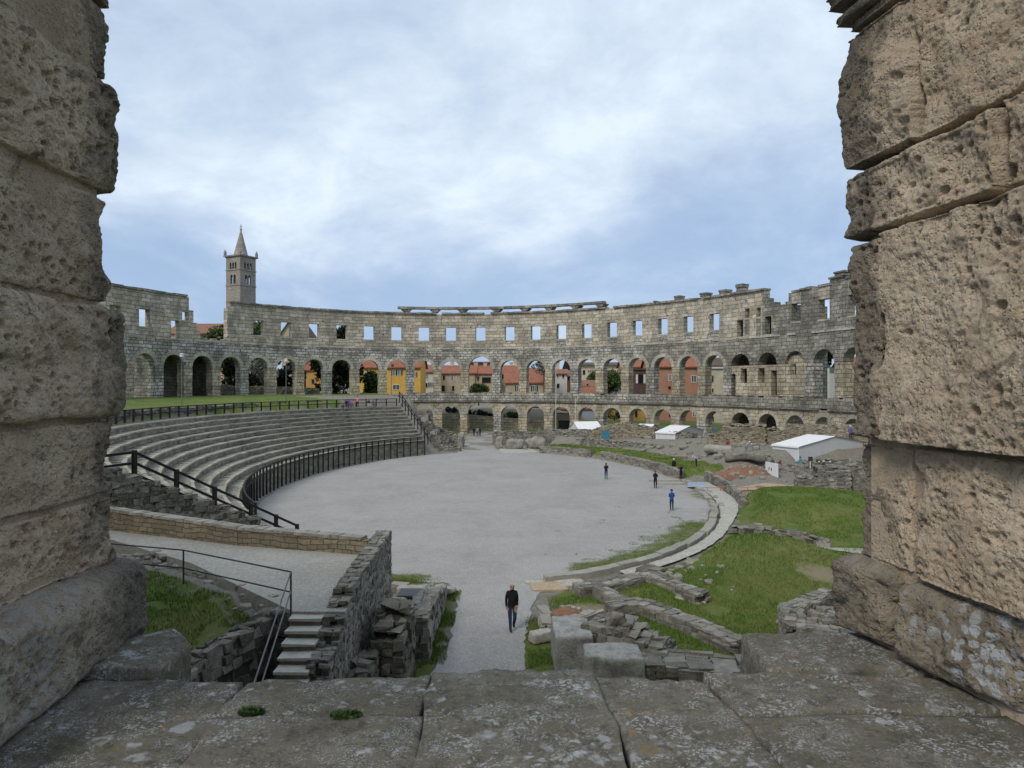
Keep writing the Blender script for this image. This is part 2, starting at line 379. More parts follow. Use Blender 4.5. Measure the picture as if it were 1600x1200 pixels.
M['roof_dark'] = roof_mat('brown_tiles', (.10, .07, .055), (.16, .12, .09))
M['yellow'] = plain('yellow_plaster', (.58, .36, .085), .9, 0, .08, .8)
M['ochre'] = plain('ochre_plaster', (.42, .25, .08), .9, 0, .1, .8)
M['cream'] = plain('cream_plaster', (.46, .41, .31), .9, 0, .1, .8)
M['beige'] = plain('beige_plaster', (.40, .33, .235), .9, 0, .12, .8)
M['offwhite'] = plain('offwhite_plaster', (.53, .52, .48), .9, 0, .1, .8)
M['salmon'] = plain('salmon_plaster', (.37, .20, .14), .9, 0, .08, .8)
M['greyblue'] = plain('greyblue_plaster', (.27, .32, .38), .9, 0, .05, .8)
M['brown_clad'] = plain('brown_cladding', (.10, .075, .065), .8, 0, .15, 2)
M['glass'] = plain('window_glass', (.09, .11, .13), .15, 0, .2, 1)
M['shutter'] = plain('dark_shutter', (.03, .03, .032), .7)
M['frame'] = plain('white_frame', (.62, .62, .60), .6, 0, .03)
M['tower'] = ashlar_mat('tower_stone', (.26, .23, .195), (.32, .29, .255), (.37, .345, .31), (.2, .185, .165), .9, .45, .012, 0, .3)
M['hill'] = plain('wooded_hill', (.045, .065, .06), .95, 0, .3, .02)
M['skin'] = plain('skin', (.40, .22, .15), .6, 0, .05)
# ================================================================== camera, light, sky
cam = bpy.data.cameras.new('camera'); co = bpy.data.objects.new('camera', cam); COL.objects.link(co)
co.location = (0, 0, H); co.rotation_euler = (R(90), 0, 0)
cam.sensor_width = 36; cam.lens = 36*F/1600; cam.clip_start = .05; cam.clip_end = 8000
scene.camera = co
SUN_EL, SUN_AZ = R(44), R(214)
sl = bpy.data.lights.new('sun', 'SUN'); sl.energy = 1.6; sl.angle = R(16); sl.color = (1, .93, .82)
so = bpy.data.objects.new('sun', sl); COL.objects.link(so)
sd = Vector((math.sin(SUN_AZ)*math.cos(SUN_EL), math.cos(SUN_AZ)*math.cos(SUN_EL), math.sin(SUN_EL)))
so.rotation_euler = sd.to_track_quat('Z', 'Y').to_euler()
w = bpy.data.worlds.new('World'); scene.world = w; w.use_nodes = True
nt = NT(w.node_tree); bg = w.node_tree.nodes['Background']
sky = nt.n('ShaderNodeTexSky', sky_type='NISHITA', sun_disc=False, sun_elevation=SUN_EL, sun_rotation=SUN_AZ)
d = nt.n('ShaderNodeTexCoord').outputs['Generated']; sx = nt.n('ShaderNodeSeparateXYZ', {0: d}).outputs
zz = nt.math('ADD', nt.math('MAXIMUM', sx[2], 0.0), .34)
uvw = nt.n('ShaderNodeCombineXYZ', {0: nt.math('DIVIDE', sx[0], zz), 1: nt.math('DIVIDE', sx[1], zz), 2: 0.0}).outputs[0]
c1 = nt.noise(nt.n('ShaderNodeVectorMath', {0: uvw, 1: (3.1, 0.55, 0)}, operation='ADD').outputs[0], 1.1, 9, .58, .35)
c2 = nt.noise(uvw, 4.2, 9, .62, .3)
cf = nt.math('ADD', nt.math('MULTIPLY', c1, .6), nt.math('MULTIPLY', c2, .4))
cloud = nt.ramp(cf, [(.38, (4.2, 5.1, 6.5)), (.46, (4.9, 5.9, 7.2)), (.53, (5.9, 6.8, 7.9)), (.60, (6.9, 7.8, 8.6))])
low = nt.math('ADD', nt.math('MULTIPLY', nt.math('SUBTRACT', .285, sx[2]), 5.0), nt.math('MULTIPLY', nt.math('SUBTRACT', .5, c1), 3.4))
cloud = nt.mix(nt.math('MULTIPLY', nt.ramp(low, [(0, 0), (1, 1)]), .85), cloud, (2.85, 4.0, 6.0))
skyc = nt.mix(.9, sky.outputs[0], cloud)
link(nt, skyc, bg.inputs['Color']); bg.inputs['Strength'].default_value = .1
vs = scene.view_settings; vs.view_transform = 'Standard'; vs.look = 'None'; vs.exposure = .35; vs.gamma = 1; vs.use_curve_mapping = False
scene.render.engine = 'CYCLES'

# ================================================================== terrain
AC = (-2.3, 67.0); AS = (19.2, 33.0)
def arena_td(x, y):
    u = (np.asarray(x)-AC[0]); v = (np.asarray(y)-AC[1])
    a = np.degrees(np.arctan2(v/AS[1], u/AS[0])) % 360
    r = np.sqrt((u/AS[0])**2+(v/AS[1])**2)+1e-6
    return a, (r-1)*np.hypot(u, v)/r
def EP(a, d, z=0.0):    # point at ellipse angle a (deg), offset d
    t = R(a); return Vector((AC[0]+(AS[0]+d)*math.cos(t), AC[1]+(AS[1]+d)*math.sin(t), z))
def terrain(x, y):
    a, dd = arena_td(x, y)
    W = smooth(112, 119, a)*(1-smooth(226, 230, a))
    hl = np.interp(dd, [.6, 1.5, 11, 12.6, 13.1, 22, 40], [0, 1.0, 5.5, 6.1, 7.25, 7.5, 7.75])
    h = W*hl
    h = h+1.35*np.exp(-((((x-13.2)/4.4)**2+((y-38.0)/3.4)**2)**1.3))*smooth(2.6, 3.8, dd)
    h = h+.55*np.exp(-(((x-9)/3)**2+((y-34.5)/2.2)**2))*smooth(2.6, 3.8, dd)
    h = h+1.45*np.exp(-((((x-22.5)/7.0)**2+((y-54.5)/5.6)**2)**1.6))*smooth(2.6, 4.2, dd)
    sec = smooth(7, 10, a)*(1-smooth(69.5, 71, a))
    h = h+sec*(.95*smooth(.3, .7, dd)+1.0*smooth(6, 13, dd))
    h = h+smooth(20, 24, x)*smooth(60, 66, y)*(1-smooth(92, 100, y))*.6
    n = fbm(np.stack([x*.5, y*.5, 0*x], -1), 4, 5)
    h = h+n*.10*smooth(2.0, 5, dd)*(1-(np.abs(x+1.2) < 3.4)*(y < 38))
    out = 4.3*smooth(150.1, 150.9, y)*(1-smooth(6, 22, x))+1.2*smooth(6, 22, x)*smooth(128, 150, y)+smooth(170, 600, y)*16+smooth(150, 190, y)*1.5
    h = np.maximum(h, out)
    h = np.where((dd < 0) & (y < 110), 0, h)
    # the strip the near masonry stands in
    return h
def zt(x, y): return float(terrain(np.array([float(x)]), np.array([float(y)]))[0])
gx = np.concatenate([[-4000, -1500, -600, -300, -180, -120], np.arange(-90, 75, .75), [80, 120, 180, 300, 600, 1500, 4000]])
gy = np.concatenate([[-600, -150, -40, 0, 8], np.arange(12, 150, .75), [150.0, 150.5, 151, 152, 155, 160, 170, 180, 190, 200, 230, 280, 400, 600, 1200, 2500, 6000]])
X, Y = np.meshgrid(gx, gy); Z = terrain(X, Y)
v = np.stack([X, Y, Z], -1).reshape(-1, 3); nx, ny = len(gx), len(gy)
ii = (np.arange(ny-1)[:, None]*nx+np.arange(nx-1)[None]).ravel()
go = npmesh('ground', v, np.stack([ii, ii+1, ii+nx+1, ii+nx], 1), M['ground']); go['kind'] = 'structure'
a_, d_ = arena_td(v[:, 0], v[:, 1]); x_, y_ = v[:, 0], v[:, 1]
W_ = smooth(112, 119, a_)*(1-smooth(226, 230, a_))
def turf_of(x, y, a, d):
    W = smooth(112, 119, a)*(1-smooth(226, 230, a))
    t = np.where((W > .6) & (d > 12.8), np.where(a < 139, .34, 1.0), 0.12)
    right = (x > 1.6) & (y < 62) & (d > np.where(a < 341, 1.9, 2.7)) & (x < 34)
    t = np.where(right, .95, t)
    t = np.where((d > .6) & (d < 5.5) & (a > 8) & (a < 70), .95, t)
    t = np.where((d < 0) & (a > 279) & (a < 331), .72, t)
    t = np.where((x > .5) & (x < 4.2) & (y < 29.2) & (y > 15), .9, t)
    t = np.where((x > -3.35) & (x < -2.35) & (y < 33.0) & (y > 15), .85, t)
    t = np.where((np.hypot((x+5.3)/1.5, (y-34.6)/.8) < 1), .8, t)
    t = np.where((y > 60) & (y < 66) & (x > 19) & (x < 30), .25, t)
    t = np.where(y > 140, .3, t); t = np.where((d > 36) & (y < 150), .7, t)
    return t
turf = turf_of(x_, y_, a_, d_)
pale = np.zeros(len(v))
for cx, cy, rx, ry in ((15.2, 34.6, 1.5, 1.0), (17, 44.3, 3.2, .5), (19, 37.6, 2, .6), (3.2, 30.3, 1.6, 1.0), (20.2, 60, 1.5, 4)):
    pale = np.maximum(pale, 1-np.hypot((x_-cx)/rx, (y_-cy)/ry)*.5)
for nm, arr in (('turf', turf), ('pale', np.clip(pale, 0, 1))):
    at = go.data.attributes.new(nm, 'FLOAT', 'POINT'); at.data.foreach_set('value', arr.astype(np.float32))

# arena floor: one gravel sheet with a ragged rim
n = 240; RR = [.2, .4, .55, .65, .72, .78, .83, .87, .90, .925, .95, .97, .985, 1.0]; vs_ = [(AC[0], AC[1], .03)]
for rr in RR:
    for i in range(n):
        a = 360*i/n; e = -.12+.25*fbm(np.array([[i*.23, 0, 3.]]), 3, 9)[0]; t = R(a)
        vs_.append((AC[0]+(AS[0]+e)*rr*math.cos(t), AC[1]+(AS[1]+e)*rr*math.sin(t), .03))
tri = MB(); tri.v = vs_; tri.f = [(0, 1+i, 1+(i+1) % n) for i in range(n)]
for q in range(len(RR)-1):
    for i in range(n): tri.f.append((1+q*n+i, 1+(q+1)*n+i, 1+(q+1)*n+(i+1) % n, 1+q*n+(i+1) % n))
tri.mi = [0]*len(tri.f)
def rim_turf(x, y):
    a, d = arena_td(x, y); t = np.zeros(len(a))
    t = np.maximum(t, smooth(281, 290, a)*(1-smooth(322, 334, a))*np.clip(1.15+d*.26, 0, 1.0))
    t = np.maximum(t, smooth(342, 347, a)*(1-smooth(353, 359, a))*np.clip(.75+d*.22, 0, 1)*.9)
    t = np.maximum(t, (1-smooth(.6, 1.4, np.hypot((x+5.6)/1.7, (y-35.2)/1.0)))*.8)
    t = np.maximum(t, (1-smooth(.5, 1.5, np.hypot((x+19.0)/1.2, (y-50)/4)))*.45)
    return t
va = np.array(vs_); arena_t = rim_turf(va[:, 0], va[:, 1])
ao = tri.build('arena_floor', M['arena']); ao['kind'] = 'structure'
at = ao.data.attributes.new('turf', 'FLOAT', 'POINT'); at.data.foreach_set('value', arena_t.astype(np.float32))
def strip(name, left, right, z, mat, wob=.12, sub=8, seed=1):
    mb = MB(); L, Rr = [], []
    r = random.Random(seed)
    for i in range(len(left)-1):
        for k in range(sub):
            f = k/sub
            for arr, src, s in ((L, left, -1), (Rr, right, 1)):
                arr.append((src[i][0]*(1-f)+src[i+1][0]*f+r.uniform(-wob, wob), src[i][1]*(1-f)+src[i+1][1]*f))
    L.append(left[-1]); Rr.append(right[-1])
    zf = z if callable(z) else (lambda x, y: z)
    vs = [(x, y, zf(x, y)) for x, y in L]+[(x, y, zf(x, y)) for x, y in Rr]; m = len(L)
    mb.add(vs, [(i, m+i, m+i+1, i+1) for i in range(m-1)])
    o = mb.build(name, mat); o['kind'] = 'structure'; return o
strip('path', [(-3.6, 12), (-2.75, 22), (-2.35, 27), (-2.5, 33), (-4.6, 37)], [(.6, 12), (.45, 24), (.55, 27.5), (.9, 31), (2.2, 37)], .024, M['arena'], .1, 10)
strip('gate_path', [(-7.6, 96), (-8.0, 110), (-8.6, 150)], [(-.8, 96), (-3.2, 112), (-3.6, 150)], .022, M['arena'], .1, 8)
strip('threshold_path', [(-1.3, 98.6), (-2.4, 108)], [(4.4, 99.2), (2.0, 108)], .035, M['paving'], .2, 5, 4)

# ================================================================== rubble builders
def stone_wall(name, path, z0, tops, thick, mat, label=None, cat=None, size=(.4, .22), jit=.035, seed=1, parent=None, top_rough=.12, group=None, loc=None, capstones=True):
    """free-standing wall of individual stones round a mortar core; path in plan, tops = height at each path point"""
    r = random.Random(seed); core, st = MB(), MB()
    for i in range(len(path)-1):
        a, b = Vector((*path[i], 0)), Vector((*path[i+1], 0)); L = (b-a).length
        if L < .01: continue
        t = (b-a)/L; nrm = Vector((-t.y, t.x, 0)); ta, tb = tops[i], tops[i+1]
        za = z0[i] if isinstance(z0, (list, tuple)) else z0; zb = z0[i+1] if isinstance(z0, (list, tuple)) else z0
        hh = thick/2-.05; q = []
        for p, zl, zh in ((a, za, ta), (b, zb, tb)): q.append((p, zl, zh))
        pts = [a-nrm*hh+Vector((0, 0, za)), b-nrm*hh+Vector((0, 0, zb)), b+nrm*hh+Vector((0, 0, zb)), a+nrm*hh+Vector((0, 0, za)),
               a-nrm*hh+Vector((0, 0, ta-.06)), b-nrm*hh+Vector((0, 0, tb-.06)), b+nrm*hh+Vector((0, 0, tb-.06)), a+nrm*hh+Vector((0, 0, ta-.06))]
        core.hexa(pts)
        zmin = min(za, zb); zmax = max(ta, tb); z = zmin
        while z < zmax-.04:
            h = size[1]*r.uniform(.7, 1.3)
            for side in (-1, 1):
                s = r.uniform(-.3, 0)*size[0]
                while s < L:
                    l = size[0]*r.uniform(.5, 1.6); m = min(max(s+l/2, 0), L); f = m/L
                    zl, zh = za*(1-f)+zb*f, ta*(1-f)+tb*f
                    if z+h*.3 < zh and z+h > zl:
                        hz = min(h, zh-z+r.uniform(0, top_rough)); dpt = min(thick*.45, .22)
                        c = a+t*m+nrm*side*(thick/2-dpt/2+r.uniform(-jit, jit)); c.z = z+hz/2
                        ll = min(l, L+.1)
                        st.obox(c, t*(ll*.49), nrm*(dpt/2), Vector((0, 0, hz*.49)), 0, min(jit, hz*.18), r)
                    s += l
            for e, p, sg in ((0, a, -1), (1, b, 1)):
                if (e == 0 and i > 0) or (e == 1 and i < len(path)-2): continue
                zl, zh = (za, ta) if e == 0 else (zb, tb); u = -thick/2
                while u < thick/2-.05:
                    l = min(size[0]*r.uniform(.5, 1.3), thick/2-u)
                    if z+h*.3 < zh and z+h > zl:
                        hz = min(h, zh-z+.02); c = p+t*sg*r.uniform(-jit, jit)+nrm*(u+l/2); c.z = z+hz/2
                        st.obox(c, nrm*(l*.49), t*.1, Vector((0, 0, hz*.49)), 0, min(jit, hz*.18), r)
                    u += l
            z += h
        if capstones:
            s = 0
            while s < L:
                l = size[0]*r.uniform(.6, 1.5); u = -thick/2+.05
                while u < thick/2-.05:
                    wd = min(size[0]*r.uniform(.6, 1.2), thick/2-u); m = min(s+l/2, L); f = m/L
                    c = a+t*m+nrm*(u+wd/2); c.z = ta*(1-f)+tb*f-.03+r.uniform(-.02, top_rough*.6)
                    rot = r.uniform(-.25, .25); tt = t*math.cos(rot)+nrm*math.sin(rot); nn = nrm*math.cos(rot)-t*math.sin(rot)
                    st.obox(c, tt*(l*.47), nn*(wd*.47), Vector((r.uniform(-.02, .02), r.uniform(-.02, .02), .06)), 0, jit, r)
                    u += wd
                s += l
    mats = mat if isinstance(mat, list) else [mat, M['core']]
    for f in core.f: pass
    b = len(st.v); st.v += core.v; st.f += [tuple(b+i for i in f) for f in core.f]; st.mi += [1]*len(core.f)
    o = st.build(name, mats, parent)
    if label: tag(o, label, cat, group)
    return o
def mound(name, cx, cy, rx, ry, h, mat, label, cat, zb=0.0, seed=1, stones=60, ssize=.3, smat=None, rot=0, power=1.0, group=None, rough=.25):
    """a heap: displaced dome plus loose stones lying on it, one mesh"""
    r = random.Random(seed); n = 36; g = np.linspace(-1, 1, n); U, V_ = np.meshgrid(g, g)
    rr = np.sqrt(U**2+V_**2); k = np.clip(1-rr, 0, 1)**power
    z = h*k*(1+rough*fbm(np.stack([U*2.5, V_*2.5, 0*U+seed], -1), 4, seed))-.12
    x = U*rx; y = V_*ry; ca, sa = math.cos(rot), math.sin(rot)
    Xm, Ym, Zm = cx+x*ca-y*sa, cy+x*sa+y*ca, zb+z
    mb = MB(); mb.v = [tuple(q) for q in np.stack([Xm, Ym, Zm], -1).reshape(-1, 3)]
    for j in range(n-1):
        for i in range(n-1):
            if min(rr[j, i], rr[j+1, i+1], rr[j+1, i], rr[j, i+1]) < 1.02: mb.f.append((j*n+i, j*n+i+1, (j+1)*n+i+1, (j+1)*n+i)); mb.mi.append(0)
    for s in range(stones):
        i, j = r.randrange(n), r.randrange(n)
        if rr[j, i] > .92: continue
        s_ = ssize*r.uniform(.4, 1.3); an = r.uniform(0, 3.14)
        mb.obox((Xm[j, i], Ym[j, i], Zm[j, i]+s_*.1), (math.cos(an)*s_*.6, math.sin(an)*s_*.6, 0), (-math.sin(an)*s_*.45, math.cos(an)*s_*.45, 0), (0, 0, s_*.35), 1, s_*.14, r)
    o = mb.build(name, [mat, smat or M['rubble']], None)
    return tag(o, label, cat, group)
def boulder(name, c, size, mat, seed=1, parent=None, label=None, cat=None, n=14, round_=.35, amp=.12, rot=0, group=None):
    """a displaced rounded block, grid faces, one mesh; c = centre of its base"""
    v, f = rbox(size, (n, n, max(6, int(n*.7))), round_*min(size))
    v = disp(v, np.zeros(3)+seed*7.7, amp*min(size), 2.2/max(size), seed)
    v[:, 2] += size[2]/2
    ca, sa = math.cos(rot), math.sin(rot); x = v[:, 0]*ca-v[:, 1]*sa; y = v[:, 0]*sa+v[:, 1]*ca
    v = np.stack([x+c[0], y+c[1], v[:, 2]+c[2]], 1)
    o = npmesh(name, v, f, mat, parent, True)
    if label: tag(o, label, cat, group)
    return o
def rbox(size, n, rad):
    """rounded box surface centred on the origin: quads grid n per axis"""
    h = np.array(size)/2.0; V, Fc = [], []; b = 0
    for ax in range(3):
        u, w_ = [(1, 2), (2, 0), (0, 1)][ax]
        gu = np.linspace(-h[u], h[u], n[u]+1); gw = np.linspace(-h[w_], h[w_], n[w_]+1)
        for s in (-1, 1):
            A, B = np.meshgrid(gu, gw, indexing='ij'); p = np.zeros(A.shape+(3,)); p[..., ax] = s*h[ax]; p[..., u] = A; p[..., w_] = B
            V.append(p.reshape(-1, 3)); nu, nw = A.shape
            i = (np.arange(nu-1)[:, None]*nw+np.arange(nw-1)[None]).ravel()+b
            q = np.stack([i, i+nw, i+nw+1, i+1], 1)
            Fc.append(q if s > 0 else q[:, ::-1]); b += nu*nw
    p = np.concatenate(V); f = np.concatenate(Fc)
    # weld shared edges
    key = np.round(p*2e4).astype(np.int64); _, idx, inv = np.unique(key, axis=0, return_index=True, return_inverse=True)
    inv = inv.reshape(-1); p = p[idx]; f = inv[f]
    rad = min(rad, h.min()*.98); q = np.clip(p, -(h-rad), h-rad); dv = p-q; L = np.linalg.norm(dv, axis=1, keepdims=True)
    return q+dv/np.maximum(L, 1e-9)*rad, f
def disp(v, off, amp, freq, seed, oct=4):
    out = v.copy()
    for k in range(3): out[:, k] += amp*fbm(v*freq+off+k*31.7, oct, seed+k*5)
    return out
# ================================================================== stone seating on the left
A0, A1 = 119.0, 230.0; NT_ = 10; TD = .95; Z0 = 2.0; RISE = .44
seating = empty('stone_seating', EP(175, 5, 0), 'curved tiers of stone seats climbing the left bank above the arena', 'seating')
def relto(o, par):   # parent without moving the child
    o.parent = par; o.matrix_parent_inverse = Matrix.Translation(-Vector(par.location)); return o
for i in range(NT_+1):
    r = random.Random(40+i); d0 = .6+TD*i; z = Z0+RISE*i; mb = MB(); a = A0+r.uniform(0, .5); a1 = A1-(0 if i else 0)
    zb = 0 if i == 0 else z-RISE
    while a < a1:
        rad = math.hypot((AS[0]+d0)*math.sin(R(a)), (AS[1]+d0)*math.cos(R(a)))
        st = math.degrees(r.uniform(.8, 1.9)/rad); b = min(a+st, a1)
        j = r.uniform(-.03, .03); zz_ = z+r.uniform(-.025, .02); dm = d0+.19+r.uniform(-.06, .06)
        def ring(da, db, zl, zh, mi, g=.06):
            g = min(g, .2*(b-a)); p = []
            for zc in (zl, zh):
                for aa, dd in ((a+g*.4, da), (a+g*.4, db), (b-g*.4, db), (b-g*.4, da)): p.append(EP(aa, dd, zc))
            mb.hexa(p, mi)
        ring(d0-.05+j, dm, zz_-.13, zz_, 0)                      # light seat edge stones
        a = b
    # back of the tread and the riser in darker small stones
    a = A0
    while a < a1:
        rad = math.hypot((AS[0]+d0)*math.sin(R(a)), (AS[1]+d0)*math.cos(R(a)))
        b = min(a+math.degrees(r.uniform(.4, .9)/rad), a1)
        p = []
        zt_ = z-.03+r.uniform(-.03, .015)
        for zc in (z-.4, zt_):
            for aa, dd in ((a, d0+.12), (a, d0+TD+.1), (b, d0+TD+.1), (b, d0+.12)): p.append(EP(aa, dd, zc))
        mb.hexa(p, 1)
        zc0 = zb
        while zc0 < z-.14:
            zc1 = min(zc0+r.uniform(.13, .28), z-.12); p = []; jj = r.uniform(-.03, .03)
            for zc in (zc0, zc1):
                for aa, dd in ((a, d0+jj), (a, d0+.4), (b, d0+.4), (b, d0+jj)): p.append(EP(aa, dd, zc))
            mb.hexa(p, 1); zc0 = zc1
        a = b
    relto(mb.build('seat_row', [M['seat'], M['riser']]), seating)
# stepped rubble flank at the near end
for i in range(NT_+1):
    d0 = .6+TD*i; z = Z0+RISE*i; p0, p1 = EP(A1+.5, d0), EP(A1+.5, d0+TD)
    relto(stone_wall('end_wall', [(p0.x, p0.y), (p1.x, p1.y)], -.3, [z-.05, z-.05], .55, [M['rubble_dark'], M['core']], size=(.5, .26), jit=.05, seed=90+i), seating)
    if i == 0:
        e = EP(A1+.5, -.6); relto(stone_wall('end_wall', [(e.x, e.y), (p0.x, p0.y)], -.3, [.9, 1.4], .7, [M['rubble_dark'], M['core']], size=(.5, .3), jit=.06, seed=89), seating)

def fence(name, label, pts, height, rails, pw, rw, zpost0=None, cat='railing', mat='iron', spacing_parts=True, cap=0):
    root = empty(name, pts[0], label, cat)
    for p in pts:
        mb = MB(); zb = p.z if zpost0 is None else zpost0(p)
        mb.box(p.x-pw/2, p.x+pw/2, p.y-pw/2, p.y+pw/2, zb, p.z+height+cap)
        relto(mb.build('post', M[mat]), root)
    for rr in rails:
        mb = MB()
        for a, b in zip(pts[:-1], pts[1:]):
            if (a-b).length < 4: mb.bar(a+Vector((0, 0, rr)), b+Vector((0, 0, rr)), rw)
        relto(mb.build('rail', M[mat]), root)
    return root
# fence along the arena rim: tall posts standing at arena level
pts = []; a = A0+.5
while a < 229:
    pts.append(EP(a, .28, 0)); rad = math.hypot((AS[0])*math.sin(R(a)), (AS[1])*math.cos(R(a))); a += math.degrees(1.2/rad)
fence('rim_railing', 'black post railing standing along the arena rim below the seats', pts, 2.55, [2.5, 1.95], .13, .09)
# upper fence behind the top row
pts = []; a = A0+.3
while a < 236:
    pts.append(EP(a, .6+TD*(NT_+1)+.5, 6.42)); rad = math.hypot((AS[0]+11.5)*math.sin(R(a)), (AS[1]+11.5)*math.cos(R(a))); a += math.degrees(1.75/rad)
fence('top_railing', 'black two rail fence behind the top row of stone seats', pts, 1.12, [1.06, .55], .14, .09)
# fence running down the far end of the seats
pts = [EP(A0-.8, .3+dd, max(0, .3+Z0+(dd-.6)/TD*RISE)) for dd in np.linspace(11.7, 0, 10)]
fence('stair_railing', 'black railing dropping steeply beside the far end of the seating', pts, 1.1, [1.05, .55], .14, .09, lambda p: p.z-.6)
# near descending rail
A, B = P(210, 705, 36.1), P(475, 825, 43.6); pts = []
for px in (152, 210, 267, 323, 381, 424, 462):
    f = (px-210)/(475-210)
    p = A.lerp(B, max(f, 0))
    if f < 0: p = P(px, 712, 34.6)
    pts.append(p-Vector((0, 0, 1.15)))
fence('ramp_railing', 'thick black three rail railing descending past the near end of the seats', pts, 1.15, [1.1, .55, -.02], .20, .13, lambda p: p.z-1.7, cap=.05)

# retaining wall under the lawn
path = []; a = 120
while a < 232: path.append(tuple(EP(a, 13.0)[:2])); a += 3
stone_wall('retaining_wall', path, 6.0, [7.22+.1*math.sin(i*2.1) for i in range(len(path))], .45, [M['rubble_dark'], M['core']], 'long low dark stone wall holding the lawn behind the top fence', 'wall', (.6, .3), .04, 12)

# lamp posts on the lawn
def lamp(name, px, py, Y, h, label, mat='steel', r=.06, head=True):
    b = P(px, py, Y); root = empty(name, b, label, 'lamp post', 'lamp posts by the lawn' if head else None)
    mb = MB(); mb.tube((0, 0, -.3), (0, 0, .5), r*1.5, r*1.5, 10); mb.tube((0, 0, .5), (0, 0, h), r, r*.7, 10); mb.build('pole', M[mat], root)
    if head:
        mb = MB(); mb.tube((0, 0, h), (0, 0, h+.12), .1, .22, 10); mb.tube((0, 0, h+.12), (0, 0, h+.42), .22, .20, 12); mb.tube((0, 0, h+.42), (0, 0, h+.5), .26, .1, 12)
        mb.build('lamp_head', M['frame'], root)
        mb = MB(); mb.box(.02, .45, -.1, .1, h-.9, h-.45); mb.bar((0, 0, h-.7), (.2, 0, h-.7), .05); mb.build('floodlight', M['dkmetal'], root)
    return root
lamp('lamp_post', 284, 640, 80, 5.9, 'slim grey lamp post standing on the lawn nearest the left pier')
lamp('lamp_post', 447, 638, 92, 6.0, 'slim grey lamp post with round head, right of the bell tower')
lamp('lamp_post', 611.5, 626, 131, 7.2, 'thin pale lamp post in front of the yellow house')
lamp('flag_pole', 868.5, 690, 116, 14.0, 'tall thin bare pole rising before the grey blue house', 'frame', .045, False)
lamp('flag_pole', 899, 690, 117, 7.2, 'shorter thin bare pole right of the tall bare pole', 'frame', .045, False)
# ================================================================== the far amphitheatre wall
WB, WA_, WC, WYAW, SP, T0 = 49.961, 64.334, (-6.797, 71.717), -.193, 5.174, .261
_t = np.linspace(-math.pi, math.pi, 16001); _x = WB*np.sin(_t); _y = WA_*np.cos(_t)
_s = np.concatenate([[0], np.cumsum(np.hypot(np.diff(_x), np.diff(_y)))]); _s -= np.interp(T0, _t, _s)
_c, _sn = math.cos(WYAW), math.sin(WYAW)
def WM(s, n, z):
    t = float(np.interp(s, _s, _t)); X_, Y_ = WB*math.sin(t), WA_*math.cos(t)
    gx_, gy_ = X_/WB**2, Y_/WA_**2; g = math.hypot(gx_, gy_); X_ += n*gx_/g; Y_ += n*gy_/g
    return (WC[0]+_c*X_+_sn*Y_, WC[1]-_sn*X_+_c*Y_, z)
def SK(k): return k*SP+.55*(int(k > 0)-int(k < 0))
def bay(k): 
    e = .55 if k == 0 else 0
    return SK(k)-SP/2-e, SK(k)+SP/2+e
_gs = np.arange(-88, 100, .05); _gp = np.array([(lambda q: 800+F*q[0]/q[1])(WM(s, 0, 0)) for s in _gs])
def s_px(px): return float(np.interp(px, _gp, _gs))
wall = empty('amphitheatre_wall', WM(0, 0, 0), 'huge curved limestone amphitheatre wall with two arcades and a row of square windows', 'amphitheatre')
def wpart(mb, name, mats, par=None): return relto(mb.build(name, mats, None, WM), wall) if par is None else mb.build(name, mats, par, WM)
TH = 1.9; K0, K1 = -17, 20
def sub(a, b, step): 
    n = max(1, int(math.ceil((b-a)/step))); return [a+(b-a)*i/n for i in range(n+1)]
def sbox(mb, s0, s1, n0, n1, z0, z1, mi=0, z0b=None, z1b=None, j=0):
    z0b = z0 if z0b is None else z0b; z1b = z1 if z1b is None else z1b
    p = [(s0, n0, z0), (s1, n0, z0b), (s1, n1, z0b), (s0, n1, z0), (s0, n0, z1), (s1, n0, z1b), (s1, n1, z1b), (s0, n1, z1)]
    if j: p = [tuple(c+rnd.uniform(-j, j) for c in q) for q in p]
    mb.hexa(p, mi)
def fill(mb, sA, sB, zA, zB, holes, n0=0, n1=TH, mi=0, step=1.3, top=None):
    br = set(sub(sA, sB, step))
    for h in holes: br |= {min(max(h[0], sA), sB), min(max(h[1], sA), sB)}
    br = sorted(br)
    for a, b in zip(br[:-1], br[1:]):
        if b-a < 1e-4: continue
        m = (a+b)/2; zt_ = top(m) if top else zB
        hs = sorted([(h[2], h[3]) for h in holes if h[0] < m < h[1]]); z = zA
        for lo, hi in hs:
            lo, hi = max(lo, zA), min(hi, zt_)
            if lo-z > .02: sbox(mb, a, b, n0, n1, z, lo, mi(m, (z+lo)/2) if callable(mi) else mi)
            z = max(z, hi)
        if zt_-z > .02: sbox(mb, a, b, n0, n1, z, zt_, mi(m, (z+zt_)/2) if callable(mi) else mi)
def arch(mb, sA, sB, zs, zB, sc, w, rise, mi=0, N=14, th=1.5):
    fill(mb, sA, sc-w, zs, zB, [], mi=mi, n1=th); fill(mb, sc+w, sB, zs, zB, [], mi=mi, n1=th)
    pts = [(sc-w*math.cos(math.pi*i/N), zs+rise*math.sin(math.pi*i/N)) for i in range(N+1)]
    pts = [(s+rnd.uniform(-.03, .03)*(0 < i < N), z+rnd.uniform(-.03, .03)*(0 < i < N)) for i, (s, z) in enumerate(pts)]
    for (a, za), (b, zb) in zip(pts[:-1], pts[1:]):
        sbox(mb, a, b, 0, th, za, zB, mi((a+b)/2, zB) if callable(mi) else mi, zb)
